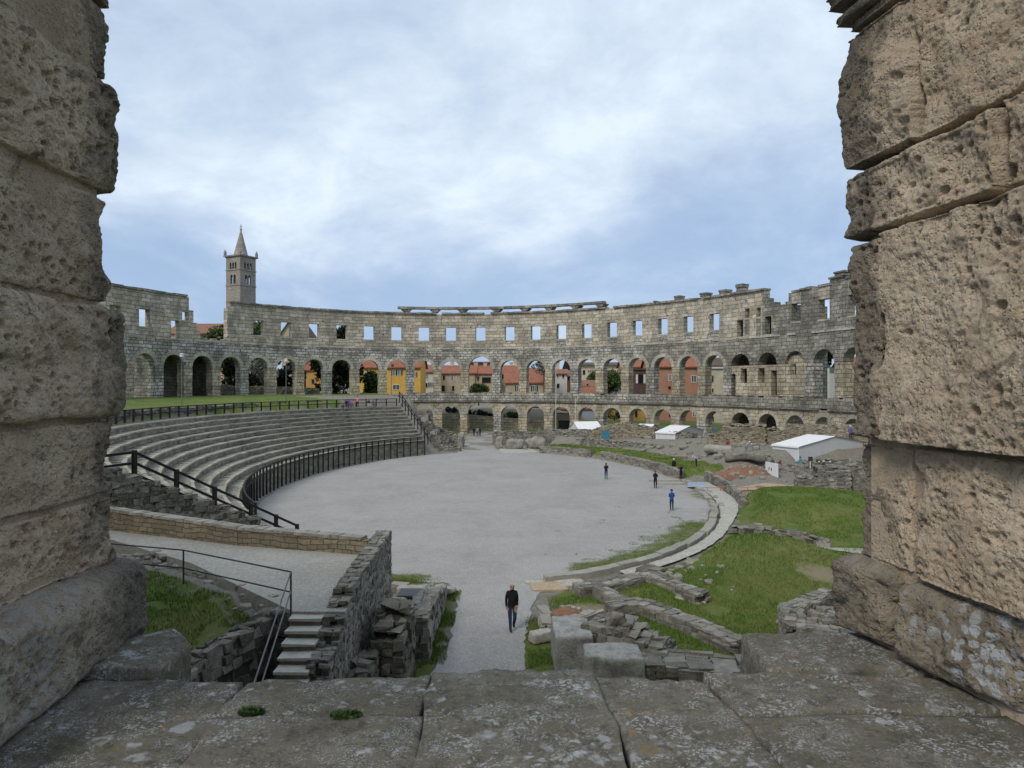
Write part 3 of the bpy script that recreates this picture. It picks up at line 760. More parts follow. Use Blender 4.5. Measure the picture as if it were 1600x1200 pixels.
def arch_ring(sc, w, rise, zs, dep=.55, seed=0, N=11):
    mb = MB(); r = random.Random(seed)
    for i in range(N):
        t0, t1 = math.pi*(i+.04)/N, math.pi*(i+.96)/N; p = []; e = r.uniform(-.06, .05); o = r.uniform(.05, .10)
        for q in (1.0, 1.0+dep/w*(1+e)):
            pass
        ri = lambda t, d: (sc-(w+d)*math.cos(t), zs+(rise+d)*math.sin(t))
        a, b, c, d_ = ri(t0, -.015), ri(t1, -.015), ri(t1, dep+e), ri(t0, dep+e)
        for n in (-o, .35):
            for q in (a, b, c, d_): p.append((q[0], n, q[1]))
        v = p; mb.add(v, [(0, 1, 2, 3)[::-1], (4, 5, 6, 7), (0, 4, 5, 1)[::-1], (1, 5, 6, 2)[::-1], (2, 6, 7, 3)[::-1], (3, 7, 4, 0)[::-1]])
    # fix winding not needed: closed little blocks
    return mb
def pier(s0, s1, zb, zt_, seed, mat, imp=True, TH=1.5):
    r = random.Random(seed); mb = MB(); z = zb
    while z < zt_-.01:
        h = min(r.uniform(.6, 1.0), zt_-z)
        if zt_-z-h < .3: h = zt_-z
        a, b = s0+r.uniform(-.05, .06), s1+r.uniform(-.06, .05); n0 = r.uniform(-.06, .04); m = (a+b)/2
        if s1-s0 > 1.0 and r.random() < .5:
            m = a+(b-a)*r.uniform(.35, .65); sbox(mb, a, m-.01, n0, TH-.02, z+.008, z+h, 0, j=.012); sbox(mb, m+.01, b, n0+r.uniform(-.04, .04), TH, z+.008, z+h, 0, j=.012)
        else: sbox(mb, a, b, n0, TH, z+.008, z+h, 0, j=.012)
        z += h
    o = wpart(mb, 'pier', M[mat])
    if imp:
        mb = MB(); sbox(mb, s0-.16, s1+.16, -.17, TH, zt_-.24, zt_-.02, 0, j=.015); sbox(mb, s0-.08, s1+.08, -.09, TH-.03, zt_-.42, zt_-.25, 0, j=.015)
        c = wpart(mb, 'impost', M['dark_ashlar'], o); c.matrix_parent_inverse = Matrix.Translation(-Vector(wall.location))
    return o
def top(s):
    q = SK(-10); e = .12*math.sin(s*1.7)+.08*math.sin(s*4.1)
    if s < q-2.45: return 23.2
    if s < q-1.9: return 21.2
    if s < q-1.2: return 19.3
    if s < q-.5: return 18.1
    if s < SK(-9)-.3: return 16.75+.3*(math.sin(s*3) > .2)
    if s < SK(-9)+.4: return 22.2
    e11, e12, e13 = SK(11), SK(12), SK(13)
    if s < e11-.5: return 23.1
    if s < e11+.3: return 21.9
    if s < e11+1.2: return 21.2
    if s < e12-1.9: return 20.7
    if s < e12-1.3: return 21.0
    if s < e12+1.0: return 22.1
    if s < e13+1.2: return 22.2
    if s < e13+3: return 22.9
    return 22.6
# ---- window storey
holes = []
def hp(px, w, z0, z1): s = s_px(px); holes.append((s-w, s+w, z0, z1))
for k in list(range(-8, 10))+list(range(13, K1+1))+list(range(K0, -11)): s = SK(k); holes.append((s-.97, s+.97, 18.05, 20.6))
hp(274, .75, 16.6, 19.4); hp(290, .6, 19.6, 20.9)
hp(1156, .62, 16.75, 19.2); hp(1167.5, .45, 19.4, 20.8); hp(1200, .62, 16.75, 19.3); hp(1185, .45, 19.4, 20.7); hp(1244, .85, 18.2, 20.6)
mb = MB()
def wmi(s, z):
    if z > 20.9 and s > SK(-9): return 0
    if s > SK(9)+1 and (z < 18.2 or s > SK(11)-1): return 2
    if s > SK(2) and z < 18.2: return 1
    return 0
fill(mb, bay(K0)[0], bay(K1)[1], 16.45, 23.2, holes, n1=1.0, mi=wmi, step=.62, top=top)
wpart(mb, 'window_storey', [M['ashlar'], M['ashlar_grey'], M['dark_ashlar']])
# lintels and sills of the square windows
mb = MB()
for h in holes:
    sbox(mb, h[0]-.12, h[1]+.12, -.05, .4, h[2]-.26, h[2]-.03, 0, j=.02)
wpart(mb, 'window_sills', M['ring'])
# ---- upper arcade
mb = MB(); closed = (10, 11, 12)
umi = lambda s, z: 1 if s > SK(6)+1 else 0
for k in range(K0, K1+1):
    a, b = bay(k); g = k == 0; w_, zs, ri = (2.33, 12.5, 2.5) if g else (1.82, 12.45, 1.75)
    arch(mb, a, b, zs, 16.45, SK(k), w_, ri, mi=umi)
wpart(mb, 'upper_arcade', [M['ashlar_grey'], M['dark_ashlar']])
for k in range(K0, K1+1):
    g = k == 0; w_, zs, ri = (2.33, 12.5, 2.5) if g else (1.82, 12.45, 1.75)
    wpart(arch_ring(SK(k), w_, ri, zs, .55, 300+k), 'arch_ring', M['dark_ashlar'] if k > 9 else M['ring'])
    if k < K1:
        w2 = 2.33 if k+1 == 0 else 1.82
        zb = 5.8 if k < -4 else (6.5 if k == -4 else 8.0)
        pier(SK(k)+w_, SK(k+1)-w2, zb, 12.45, 500+k, 'ashlar_tan' if abs(k) % 3 else 'ashlar_grey')
pier(bay(K0)[0], SK(K0)-1.82, 5.8, 12.45, 491, 'ashlar_tan'); pier(SK(K1)+1.82, bay(K1)[1], 8.0, 12.45, 492, 'ashlar_tan'); pier(SK(K1)+1.74, bay(K1)[1], -.3, 3.85, 493, 'ashlar_tan')
# blocked bays near the right stair tower
mb = MB(); hb = []
for px, w_, z0, z1 in ((1145, .5, 8.0, 11.2), (1162, .62, 9.9, 12.0), (1189, .66, 9.9, 12.0), (1209, .55, 8.05, 11.6), (1239, .55, 11.0, 12.4)):
    s = s_px(px); hb.append((s-w_, s+w_, z0, z1))
fill(mb, SK(10)-1.82, SK(11)+1.9, 8.0, 12.4, hb, .03, .9); fill(mb, SK(12)-1.9, SK(12)+1.9, 8.0, 12.4, hb, .03, .9); fill(mb, SK(12)-1.9, SK(12)+1.9, 12.4, 13.6, hb, .5, .9)
wpart(mb, 'blocked_arches', M['ashlar_tan'])
# ---- parapet band between the arcades
mb = MB(); r = random.Random(3)
s = bay(-3)[0]+1
while s < bay(K1)[1]:
    l = r.uniform(.7, 1.5); sbox(mb, s, s+l-.015, r.uniform(-.04, .05), TH-.1, 6.55, 8.0+r.uniform(-.25, .12), 1 if s > SK(7) else 0, j=.012); s += l
s = bay(K0)[0]
while s < bay(-3)[0]+1:   # rough footing of the left bays
    l = r.uniform(.8, 1.8); sbox(mb, s, s+l-.02, -.3+r.uniform(-.2, .1), TH-.1, 4.5, (7.3 if s < SK(-4) else 6.9)+r.uniform(-.3, .4), 0, j=.03); s += l
wpart(mb, 'parapet', [M['ashlar_grey'], M['dark_ashlar']])
# ---- lower arcade
mb = MB()
for k in range(-2, K1+1):
    a, b = bay(k); g = k == 0; w_, zs, ri = (2.55, 3.9, 2.2) if g else (1.74, 3.85, 1.65)
    arch(mb, a, b, zs, 6.3, SK(k), w_, ri)
fill(mb, bay(-4)[0], bay(-2)[0], 0, 6.3, [])
wpart(mb, 'lower_arcade', [M['ashlar_tan']])
for k in range(-2, K1+1):
    g = k == 0; w_, zs, ri = (2.55, 3.9, 2.2) if g else (1.74, 3.85, 1.65)
    wpart(arch_ring(SK(k), w_, ri, zs, .5, 400+k), 'arch_ring', M['ring'])
    if k < K1: pier(SK(k)+w_, SK(k+1)-(2.55 if k+1 == 0 else 1.74), -.3, 3.85, 600+k, 'ashlar_tan' if k % 4 else 'ashlar_grey')
# ---- cornices, all laid in worn lengths
def cornice(name, s0, s1, z, h, out, mat, miss=.0, seed=0, cond=None, zf=None):
    mb = MB(); r = random.Random(seed); s = s0
    while s < s1:
        l = r.uniform(.9, 1.9); zz_ = zf(s+l/2) if zf else z
        if r.random() > miss and (cond is None or cond(s+l/2)):
            sbox(mb, s, min(s+l, s1)-.02, -out+r.uniform(-.05, .06), (TH if z == 6.3 else 1.1)+.1, zz_+.01, zz_+h+r.uniform(-.05, .04), 0, j=.015)
        s += l
    wpart(mb, name, M[mat])
cornice('lower_cornice', bay(-3)[0]+1, bay(K1)[1], 6.3, .26, .36, 'dark_ashlar', .03, 5)
cornice('middle_cornice', bay(K0)[0], bay(K1)[1], 16.35, .26, .12, 'ring', .25, 6)
cornice('top_cornice', bay(K0)[0], SK(13)+3, 0, .32, .28, 'dark_ashlar', .02, 7, lambda s: top(s) > 22.75, top)
cornice('top_cornice', SK(11)-.5, bay(K1)[1], 0, .3, .12, 'dark_ashlar', .2, 8, lambda s: s > SK(12)-1.3, top)
# ---- stone rail carried on corbels over the gate
mb = MB(); ps = [s_px(p) for p in (636, 680, 722, 775, 819, 857, 898, 937)]
for s in ps:
    for n in (.1,):
        mb.hexa([(s-.4, .0, 23.45), (s+.4, .0, 23.45), (s+.4, 1.6, 23.45), (s-.4, 1.6, 23.45), (s-1.0, -.1, 24.05), (s+1.0, -.1, 24.05), (s+1.0, 1.7, 24.05), (s-1.0, 1.7, 24.05)])
wpart(mb, 'corbels', M['dark_ashlar'])
mb = MB(); s = s_px(622)
while s < s_px(943): l = rnd.uniform(1.6, 2.6); sbox(mb, s, min(s+l, s_px(943))-.02, -.2, 1.0, 24.06, 24.5, 0, j=.02); s += l
wpart(mb, 'roof_rail', M['dark_ashlar'])
mb = MB()
for px, w_, h in ((1057, .5, .75), (1098, .62, .7), (1128, .6, .75), (1154, .55, 1.2), (1310, .8, .6), (1022, .25, .3)):
    s = s_px(px); z = top(s)+.3; sbox(mb, s-w_, s+w_, .1, 1.4, z, z+h*.6, 0, j=.03); sbox(mb, s-w_*1.15, s+w_*1.15, 0, 1.5, z+h*.6, z+h, 0, j=.03)
wpart(mb, 'corbels', M['dark_ashlar'])
# ---- stair towers on the outside
for sa, sb, zt_ in ((SK(-11)-2.3, SK(-10)+2.6, 15.9), (SK(10)-2.6, SK(11)+2.6, 20.3)):
    mb = MB()
    for a, b in zip(sub(sa, sb, 2.6)[:-1], sub(sa, sb, 2.6)[1:]): sbox(mb, a, b, TH+5, TH+5.8, -.5, zt_); sbox(mb, a, b, TH-.02, TH+5.8, zt_, zt_+.5)
    sbox(mb, sa-.7, sa, TH-.02, TH+5.8, -.5, zt_+.4); sbox(mb, sb, sb+.7, TH-.02, TH+5.8, -.5, zt_+.4)
    wpart(mb, 'stair_tower', M['dark_ashlar'])
mb = MB(); sbox(mb, SK(-12)-7.5, SK(-12)+1.6, TH+3, TH+3.6, 16.4, 22.4); wpart(mb, 'stair_tower', M['dark_ashlar'])
# ================================================================== the arch the camera looks out of: piers and sill
M['pier'] = pier_mat('pitted_tan_limestone', (.74, .60, .455), (.53, .40, .285), (.52, .47, .40), (.115, .092, .075), 0, 4.05)
M['pier_base'] = pier_mat('lichened_limestone', (.38, .32, .24), (.22, .18, .13), (.22, .21, .19), (.05, .047, .04), .95, 4.3)
M['pier_foot'] = pier_mat('grey_foot_stone', (.50, .43, .34), (.30, .25, .19), (.33, .31, .275), (.06, .055, .045), .4, 3.9)
M['slab'] = slab_mat('lichened_slab')
M['plaster'] = pier_mat('mortar_bed', (.60, .48, .36), (.45, .345, .25), (.44, .38, .31), (.2, .16, .12))
def pier_block(parent, side, xf, y0, y1, z0, z1, dep, seed, mat, res=.0085, rad=.055, amp=.05, pit=.03, name='block'):
    """one hand-cut stone; xf(y) = x of the jamb face"""
    sy, sz = y1-y0, z1-z0; v, f = rbox((dep, sy, sz), (12, max(8, int(sy/res)), max(8, int(sz/res))), rad)
    keep_x = -side*dep/2  # hidden back
    nrm = v.copy(); h = np.array([dep, sy, sz])/2; q = np.clip(v, -(h-rad), h-rad); nrm = v-q
    nl = np.linalg.norm(nrm, axis=1, keepdims=True); nrm = np.where(nl > 1e-6, nrm/np.maximum(nl, 1e-9), 0)
    flat = (nl[:, 0] < 1e-6)
    for ax in range(3):
        m = flat & (np.abs(np.abs(v[:, ax])-h[ax]) < 1e-4); nrm[m, ax] = np.sign(v[m, ax])
    off = np.array([seed*3.3, seed*1.7, seed*5.1]); pw = v+off
    d1 = fbm(pw*2.1, 3, seed)*amp; d2 = fbm(pw*9, 4, seed+9)*amp*.36; d4 = -np.abs(fbm(pw*26, 3, seed+3))*.011
    wd, cid = worley(pw*np.array([16, 16, 19]), seed); zone = np.clip(fbm(pw*2.6, 3, seed+40)*1.6+.55, 0, 1)
    d3 = -pit*np.clip((.15+.33*cid-wd)/.13, 0, 1)*(cid > .3)*np.clip(fbm(pw*1.7, 3, seed+44)*3+.45, 0, 1)
    wd2, cid2 = worley(pw*np.array([7, 6, 8.5]), seed+50)
    d3 += -pit*1.6*np.clip((.30*cid2-wd2)/.10, 0, 1)*(cid2 > .55)*zone
    wd3, cid3 = worley(pw*np.array([34, 34, 40]), seed+60); d3 += -.011*np.clip((.36-wd3)/.14, 0, 1)*(cid3 > .45)
    # worn arrises: pull the corners in irregularly
    e = np.minimum.reduce([np.abs(np.abs(v[:, 1])-h[1]), np.abs(np.abs(v[:, 2])-h[2])])
    wear = -np.clip(1-e/.10, 0, 1)*np.clip(fbm(pw*4.5, 3, seed+70)-.02, 0, 1)*.05
    v = v+nrm*((d1+d2+d3+d4+wear)*(1-.8*np.abs(nrm[:, 2])))[:, None]
    y = v[:, 1]+(y0+y1)/2; z = v[:, 2]+(z0+z1)/2
    x = np.array([xf(a) for a in y])-side*dep/2+v[:, 0]*1.0
    o = npmesh(name, np.stack([x, y, z], 1), f, M[mat], None, True)
    return relto(o, parent)
lp = empty('stone_pier', (-3.2, 3.4, 8), 'tall pier of pitted tan stone blocks on the left edge, close to the viewer', 'stone pier', 'piers of the arch framing the view')
rp = empty('stone_pier', (3.2, 3.4, 8), 'massive pier of weathered stone blocks on the right edge, white lichen on its base', 'stone pier', 'piers of the arch framing the view')
def LX(px, Yc=4.4, s=.0): return lambda y: (px-800)/F*Yc-s*(y-Yc)
# side = +1: the solid lies towards -x from the face (left pier)
LB = [(11.58, 12.02, 168, 4.40), (10.86, 11.57, 182, 4.42), (10.19, 10.85, 172, 4.40), (9.49, 10.18, 189, 4.45), (9.02, 9.48, 177, 4.42), (8.58, 9.01, 180, 4.44)]
for i, (z0, z1, px, ye) in enumerate(LB):
    pier_block(lp, 1, LX(px, ye), 2.5, ye, z0+.006, z1-.006, 1.4, 11+i, 'pier', rad=(.03, .055, .04, .045, .03, .03)[i], amp=(.035, .05, .045, .05, .035, .04)[i], pit=(.022, .03, .04, .04, .018, .03)[i])
pier_block(lp, 1, lambda y: -2.36-.10*(y-4.5), 2.5, 4.58, 8.06, 8.60, 1.5, 31, 'pier_foot', rad=.12, amp=.05, pit=.016)
RXf = lambda px, s=.14: (lambda y: (px-800)/F*4.5+s*(4.5-y))
RB = [(11.04, 11.90, 1314, 4.5, 3.86, .14), (10.60, 11.03, 1313, 4.5, 3.30, .13), (9.36, 10.59, 1320, 4.48, 4.14, .10), (8.60, 9.35, 1337, 4.5, 3.98, .13)]
for i, (z0, z1, px, ye, ym, s) in enumerate(RB):
    pier_block(rp, -1, RXf(px, s), ym+.008, ye, z0+.005, z1-.005, 1.4, 51+i, 'pier', rad=(.035, .05, .05, .045)[i], amp=.05, pit=(.02, .026, .034, .03)[i])
    ins = (-.02, .0, .03, .035)[i]
    pier_block(rp, -1, (lambda f, k: (lambda y: f(y)-k))(RXf(px, s+.02), ins), 2.4, ym-.008, z0+.005, z1-.005, 1.4, 71+i, 'pier', rad=.018, amp=.035, pit=(.016, .02, .03, .022)[i])
pier_block(rp, -1, lambda y: 2.03+.30*(4.55-y), 4.06, 4.58, 8.12, 8.62, 1.5, 83, 'pier_base', rad=.11, amp=.06, pit=.03)
pier_block(rp, -1, lambda y: 2.01+.30*(4.55-y), 2.4, 4.05, 8.11, 8.60, 1.5, 85, 'pier_base', rad=.10, amp=.07, pit=.018)
# mortar core, imposts, springers and outer masonry above the frame
for root, sd_, x0 in ((lp, -1, -2.535), (rp, 1, 2.26)):
    mb = MB(); xs = sorted((x0, sd_*3.9))
    if sd_ < 0: mb.hexa([(-3.9, 2.45, 5), (-2.535, 2.45, 5), (-2.535, 4.3, 5), (-3.9, 4.3, 5), (-3.9, 2.45, 12.0), (-2.535, 2.45, 12.0), (-2.535, 4.3, 12.0), (-3.9, 4.3, 12.0)])
    else: mb.hexa([(2.58, 2.45, 5), (3.9, 2.45, 5), (3.9, 4.38, 5), (2.235, 4.38, 5), (2.58, 2.45, 11.9), (3.9, 2.45, 11.9), (3.9, 4.38, 11.9), (2.235, 4.38, 11.9)])
    relto(mb.build('mortar_core', M['plaster']), root)
def impost(root, sd_, xfn, z, y1):
    for k, (o, a, b) in enumerate(((.03, 0, .06), (.075, .062, .13), (.05, .132, .17), (.12, .172, .27))):
        pier_block(root, -sd_, (lambda oo: (lambda y: xfn(y)-sd_*oo))(o), 2.45, y1+o, z+a, z+b, 1.4, 140+k+(sd_ > 0)*10, 'pier', res=.03, rad=.02, amp=.02, pit=.01, name='impost')
impost(lp, -1, LX(166, 4.4), 12.03, 4.36)
impost(rp, 1, RXf(1322, .14), 11.90, 4.42)
def springer(root, sd_, z0):
    mb = MB(); cx, w_ = -.15, 2.3
    for i in range(6):
        t0, t1 = math.pi/2*(i/6), math.pi/2*((i+1)/6)
        a = (cx+sd_*w_*math.cos(t0), z0+2.1*math.sin(t0)); b = (cx+sd_*w_*math.cos(t1)-sd_*.0, z0+2.1*math.sin(t1))
        c = (cx+sd_*(w_+1.4)*math.cos(t1), z0+3.4*math.sin(t1)); d_ = (cx+sd_*(w_+1.4)*math.cos(t0), z0+3.4*math.sin(t0))
        mb.hexa([(q[0], 2.5, q[1]) for q in (a, b, c, d_)]+[(q[0], 4.35, q[1]) for q in (a, b, c, d_)])
    relto(mb.build('arch_springer', M['pier']), root)
springer(lp, -1, 12.32); springer(rp, 1, 12.2)

for root, sd_ in ((lp, -1), (rp, 1)):
    mb = MB(); pts = [(3.9, 2.45, 4.35), (9, 2.9, 4.8), (16, 5.2, 7.2), (24, 9.5, 11.6), (34, 17.5, 19.8)]
    for (xa, ya, yb), (xc, yc, yd) in zip(pts[:-1], pts[1:]):
        q = [(sd_*xa, ya), (sd_*xc, yc), (sd_*xc, yd), (sd_*xa, yb)]
        if sd_ < 0: q = [q[1], q[0], q[3], q[2]]
        mb.prism(q, -.5, 22.5)
    q = sorted((0, sd_*3.9)); mb.box(q[0], q[1], 2.45, 4.30, 15.7, 22.5)
    relto(mb.build('wall_masonry', M['ashlar']), root)
sill = empty('window_sill', (0, 3, 8), 'dark lichen speckled stone sill of big slabs along the bottom edge', 'stone sill')
def slab(pts, z, th, seed, tilt=0.0, rad=.012, res=.016):
    """quad slab: pts = plan corners (near left, near right, far right, far left)"""
    n = max(8, int(.9/res)); m = max(8, int(.6/res)); v, f = rbox((1, 1, th), (n, m, 6), rad)
    p = np.array(pts, float); u = v[:, 0]+.5; w_ = v[:, 1]+.5
    xy = (p[0]*((1-u)*(1-w_))[:, None]+p[1]*(u*(1-w_))[:, None]+p[2]*(u*w_)[:, None]+p[3]*((1-u)*w_)[:, None])
    q = np.stack([xy[:, 0], xy[:, 1], v[:, 2]-th/2], 1); off = np.array([seed*2.7, 0, seed*1.3])
    dz = fbm((q+off)*1.6, 3, seed)*.010+fbm((q+off)*8, 4, seed+4)*.006+fbm((q+off)*30, 3, seed+8)*.003
    wd, cid = worley((q+off)*np.array([14, 14, 8]), seed); dz -= .012*np.clip(1-wd/.45, 0, 1)*(cid > .6)
    e = np.minimum(np.minimum(u, 1-u)*np.linalg.norm(p[1]-p[0]), np.minimum(w_, 1-w_)*np.linalg.norm(p[3]-p[0]))
    dz -= np.clip(1-e/.06, 0, 1)**2*np.clip(fbm((q+off)*5, 3, seed+20)*.9+.1, 0, 1)*.03
    q[:, 2] += np.where(v[:, 2] > -th*.4, dz, 0)+z+tilt*(w_-.5)
    q[:, 0] += .02*fbm((q+off)*3.0, 3, seed+12); q[:, 1] += .03*fbm((q+off)*2.2, 4, seed+13)
    relto(npmesh('sill_slab', q, f, M['slab'], None, True), sill)
e_ = .010
slab([(-3.1, 2.2), (-1.345, 2.2), (-1.465, 3.87), (-3.3, 3.87)], 8.075, .3, 1)
slab([(-2.9, 3.88), (-1.95, 3.86), (-1.93, 4.25), (-2.15, 4.52)], 8.13, .45, 2, rad=.04)
slab([(-1.33, 2.2), (-.40, 2.2), (-.44, 3.43), (-1.43, 3.43)], 8.10, .3, 3)
slab([(-1.45, 3.46), (-.44, 3.45), (-.455, 3.92), (-1.44, 3.84)], 8.09, .3, 4, -.01)
slab([(-.39, 2.2), (.54, 2.2), (.455, 3.95), (-.447, 3.93)], 8.105, .3, 5)
slab([(.548, 2.2), (1.22, 2.2), (1.06, 3.88), (.463, 3.90)], 8.085, .3, 6, .012)
slab([(1.228, 2.2), (2.6, 2.2), (2.45, 3.42), (1.10, 3.435)], 8.09, .3, 7)
slab([(1.095, 3.447), (2.45, 3.45), (2.4, 3.84), (1.07, 3.97)], 8.10, .3, 8)
slab([(1.40, 3.90), (2.6, 3.87), (2.45, 4.56), (1.44, 4.50)], 8.12, .5, 9, rad=.05)
mb = MB(); mb.box(-3.85, 3.85, 2.46, 3.80, -.5, 8.0); relto(mb.build('mortar_core', M['rubble_dark']), sill)
# weeds rooted in the joints
def tuft(name, c, r_, h, n, label, seed):
    r = random.Random(seed); vs, fs = [], []
    for i in range(n):
        a = r.uniform(0, 6.283); q = r_*math.sqrt(r.random()); b = Vector((c[0]+q*math.cos(a), c[1]+q*.55*math.sin(a), c[2])); an = r.uniform(0, 6.28)
        hh = h*r.uniform(.4, 1)*(1-q/r_*.5); tip = b+Vector((math.cos(an)*hh*.8, math.sin(an)*hh*.5, hh)); s = Vector((-math.sin(an), math.cos(an), 0))*.007
        k = len(vs); mid = b.lerp(tip, .55)+Vector((0, 0, hh*.12)); vs += [b-s*.5, b+s*.5, mid+s, tip, mid-s]; fs.append((k, k+1, k+2, k+4)); fs.append((k+4, k+2, k+3, k+3))
    mb = MB(); mb.v = [tuple(q) for q in vs]; mb.f = [f if f[2] != f[3] else f[:3] for f in fs]; mb.mi = [0]*len(fs)
    tag(mb.build(name, M['leaf_mid']), label, 'plant', 'weeds in the sill joints')
tuft('weed', G(393, 1116, 8.08), .06, .05, 380, 'small green weed growing in the sill joint left of the other weed', 1)
tuft('weed', G(541, 1120, 8.10), .075, .045, 380, 'low green weed in the sill joint directly below the stone stairs and wall end', 2)
tuft('weed', G(1450, 1098, 8.08), .06, .035, 90, 'tiny weed at the foot of the right pier base', 3)
# ================================================================== left foreground: terrace, bank, stairs, walls
mb = MB(); mb.prism([(-6.15, 19.8), (-4.7, 19.8), (-4.7, 27.2), (-18, 32), (-26, 34.6), (-26, 33.5), (-16.4, 28.9), (-11.5, 25.2)], -.5, 3.3)
mb.build('terrace', M['gravel'])['kind'] = 'structure'
def patch(name, c, nx, ny, noise, mat, seed, fringe=None, down=0.0, freq=.7):
    """c = four corners (near left, near right, far right, far left) with heights; skirts hang to `down`"""
    c = np.array(c, float); U, V_ = np.meshgrid(np.linspace(0, 1, nx), np.linspace(0, 1, ny))
    p = c[0]*((1-U)*(1-V_))[..., None]+c[1]*(U*(1-V_))[..., None]+c[2]*(U*V_)[..., None]+c[3]*((1-U)*V_)[..., None]
    q = p.copy(); q[..., 2] += noise*fbm(p*np.array([freq, freq, 0]), 5, seed)
    if fringe: q[..., 2] += fringe(U, V_)
    ed = np.zeros_like(U, bool); ed[0] = ed[-1] = True; ed[:, 0] = ed[:, -1] = True
    q2 = q.copy(); q2[ed, 2] = down
    n = nx*ny; v = np.concatenate([q.reshape(-1, 3), q2.reshape(-1, 3)])
    ii = (np.arange(ny-1)[:, None]*nx+np.arange(nx-1)[None]).ravel(); f = [np.stack([ii, ii+1, ii+nx+1, ii+nx], 1)]
    for ring in (np.arange(nx), nx*(ny-1)+np.arange(nx)[::-1], (np.arange(ny)*nx)[::-1], np.arange(ny)*nx+nx-1):
        a, b = ring[:-1], ring[1:]; f.append(np.stack([a+n, b+n, b, a], 1))
    o = npmesh(name, v, np.concatenate(f), mat); return o, U, V_, q
def bank_f(U, V_): return .45*np.exp(-((U-.55)/.3)**2-((V_-.35)/.3)**2)-.25*(U > .9)
bo, U, V_, bq = patch('grass_bank', [(-20, 12.5, 4.0), (-8.35, 14.9, 2.95), (-7.05, 20.5, 3.2), (-21, 31.6, 3.3)], 60, 60, .16, M['ground'], 4, bank_f, -.2)
bo['kind'] = 'structure'
nb = 60*60; tf = np.full(nb*2, .9); pl = np.zeros(nb*2); uu = U.ravel(); vv_ = V_.ravel()
tf[:nb] = np.where(vv_ > .95, .25, np.where((uu > .93) | (vv_ > .86), .55, .95)); pl[:nb] = np.clip((vv_-.88)*3*(uu > .5), 0, .5)
tf[nb:] = -.9
for nm, arr in (('turf', tf), ('pale', pl)):
    at = bo.data.attributes.new(nm, 'FLOAT', 'POINT'); at.data.foreach_set('value', arr.astype(np.float32))
r = random.Random(77)
for i in range(34):     # loose stones along the terrace edge
    f = r.uniform(0.02, .95); x = -6.7-9.2*f+r.uniform(-.5, .5); y = 20.3+8.2*f+r.uniform(-.9, .25); s = r.uniform(.10, .30)
    boulder('loose_stone', (x, y, 3.1+r.uniform(0, .1)), (s*1.4, s, s*.6), M['rubble'], 200+i, None, 'loose pale stone on the grassy edge of the gravel terrace', 'stone', 6, .3, .25, r.uniform(0, 3), 'stones along the terrace edge')
stone_wall('pit_wall', [(-8.15, 14.8), (-7.75, 17.6), (-6.95, 20.3)], -.3, [2.7, 2.95, 3.05], .5, [M['rubble_dark'], M['core']], 'dark rough rock face edging the pit left of the stairs', 'wall', (.4, .28), .06, 21, top_rough=.12)
stone_wall('pit_wall', [(-7.3, 20.3), (-6.3, 20.15)], -.3, [3.08, 3.15], .4, [M['rubble_dark'], M['core']], 'dark stone wall at the back of the pit beside the top step', 'wall', (.5, .3), .06, 22)
# coursed parapet wall
bw = [(-26, 34.2), (-17.3, 30.9), (-10.8, 28.1), (-5.35, 26.5)]; bt = [4.18, 4.12, 3.93, 3.83]
root = empty('parapet_wall', (-10.8, 28.1, 3.3), 'long tan coursed stone wall with pale coping behind the gravel terrace', 'wall')
mb = MB(); cp = MB()
for i in range(3):
    a, b = Vector((*bw[i], 0)), Vector((*bw[i+1], 0)); t = (b-a).normalized(); n_ = Vector((-t.y, t.x, 0))*.22
    mb.hexa([a-n_+Vector((0, 0, -.3)), b-n_+Vector((0, 0, -.3)), b+n_+Vector((0, 0, -.3)), a+n_+Vector((0, 0, -.3)), a-n_+Vector((0, 0, bt[i])), b-n_+Vector((0, 0, bt[i+1])), b+n_+Vector((0, 0, bt[i+1])), a+n_+Vector((0, 0, bt[i]))])
    L = (b-a).length; s = 0
    while s < L-.05:
        l = min(r.uniform(.28, .6), L-s)
        if not (i == 2 and s/L > .93):
            f = (s+l/2)/L; c = a+t*(s+l/2); c.z = bt[i]*(1-f)+bt[i+1]*f+.055; cp.obox(c, t*(l*.48), n_*1.15, Vector((0, 0, .06)), 0, .018, r)
        s += l
relto(mb.build('wall', M['coursed']), root); relto(cp.build('coping', M['kerb']), root)
# the passage wall, stepping down beside the stairs
yy = [27.3, 24.5, 21.6, 20.9, 20.88, 20.3, 20.28, 19.7, 19.68, 19.1, 19.08, 18.2, 18.18, 17.0]
tt_ = [3.98, 3.85, 3.7, 3.65, 3.45, 3.45, 3.2, 3.2, 2.95, 2.95, 2.6, 2.6, 2.1, 1.9]
stone_wall('passage_wall', [(-4.98, y) for y in yy], -.3, tt_, .58, [M['rubble'], M['core']], 'grey weathered stone wall stepping down along the right side of the stairs', 'wall', (.30, .12), .025, 23, top_rough=.05)
st = empty('stone_stairs', (-5.7, 19.4, 1.5), 'short flight of pale stone steps climbing to the gravel terrace', 'stairs')
for i in range(9):
    z = 3.22-.2*i; y = 19.85-.41*i; mb = MB(); dx = .04*i
    mb.box(-6.18+dx*.9, -5.27+dx*.7, y-.43, y+.05, z-.075, z, 0, .012); mb.box(-6.12+dx*.9, -5.29+dx*.7, y-.37, y+.05, z-.6, z-.08, 1, .01)
    relto(mb.build('step', [M['step'], M['rubble_dark']]), st)
hr = empty('handrail', (-6.25, 19.9, 3.3), 'thin grey metal handrail along the terrace edge and down the stairs', 'handrail')
hpts = [Vector((-18, 24.8, 3.3)), Vector((-14.3, 23.7, 3.3)), Vector((-10.5, 22.5, 3.3)), Vector((-6.25, 19.9, 3.3))]
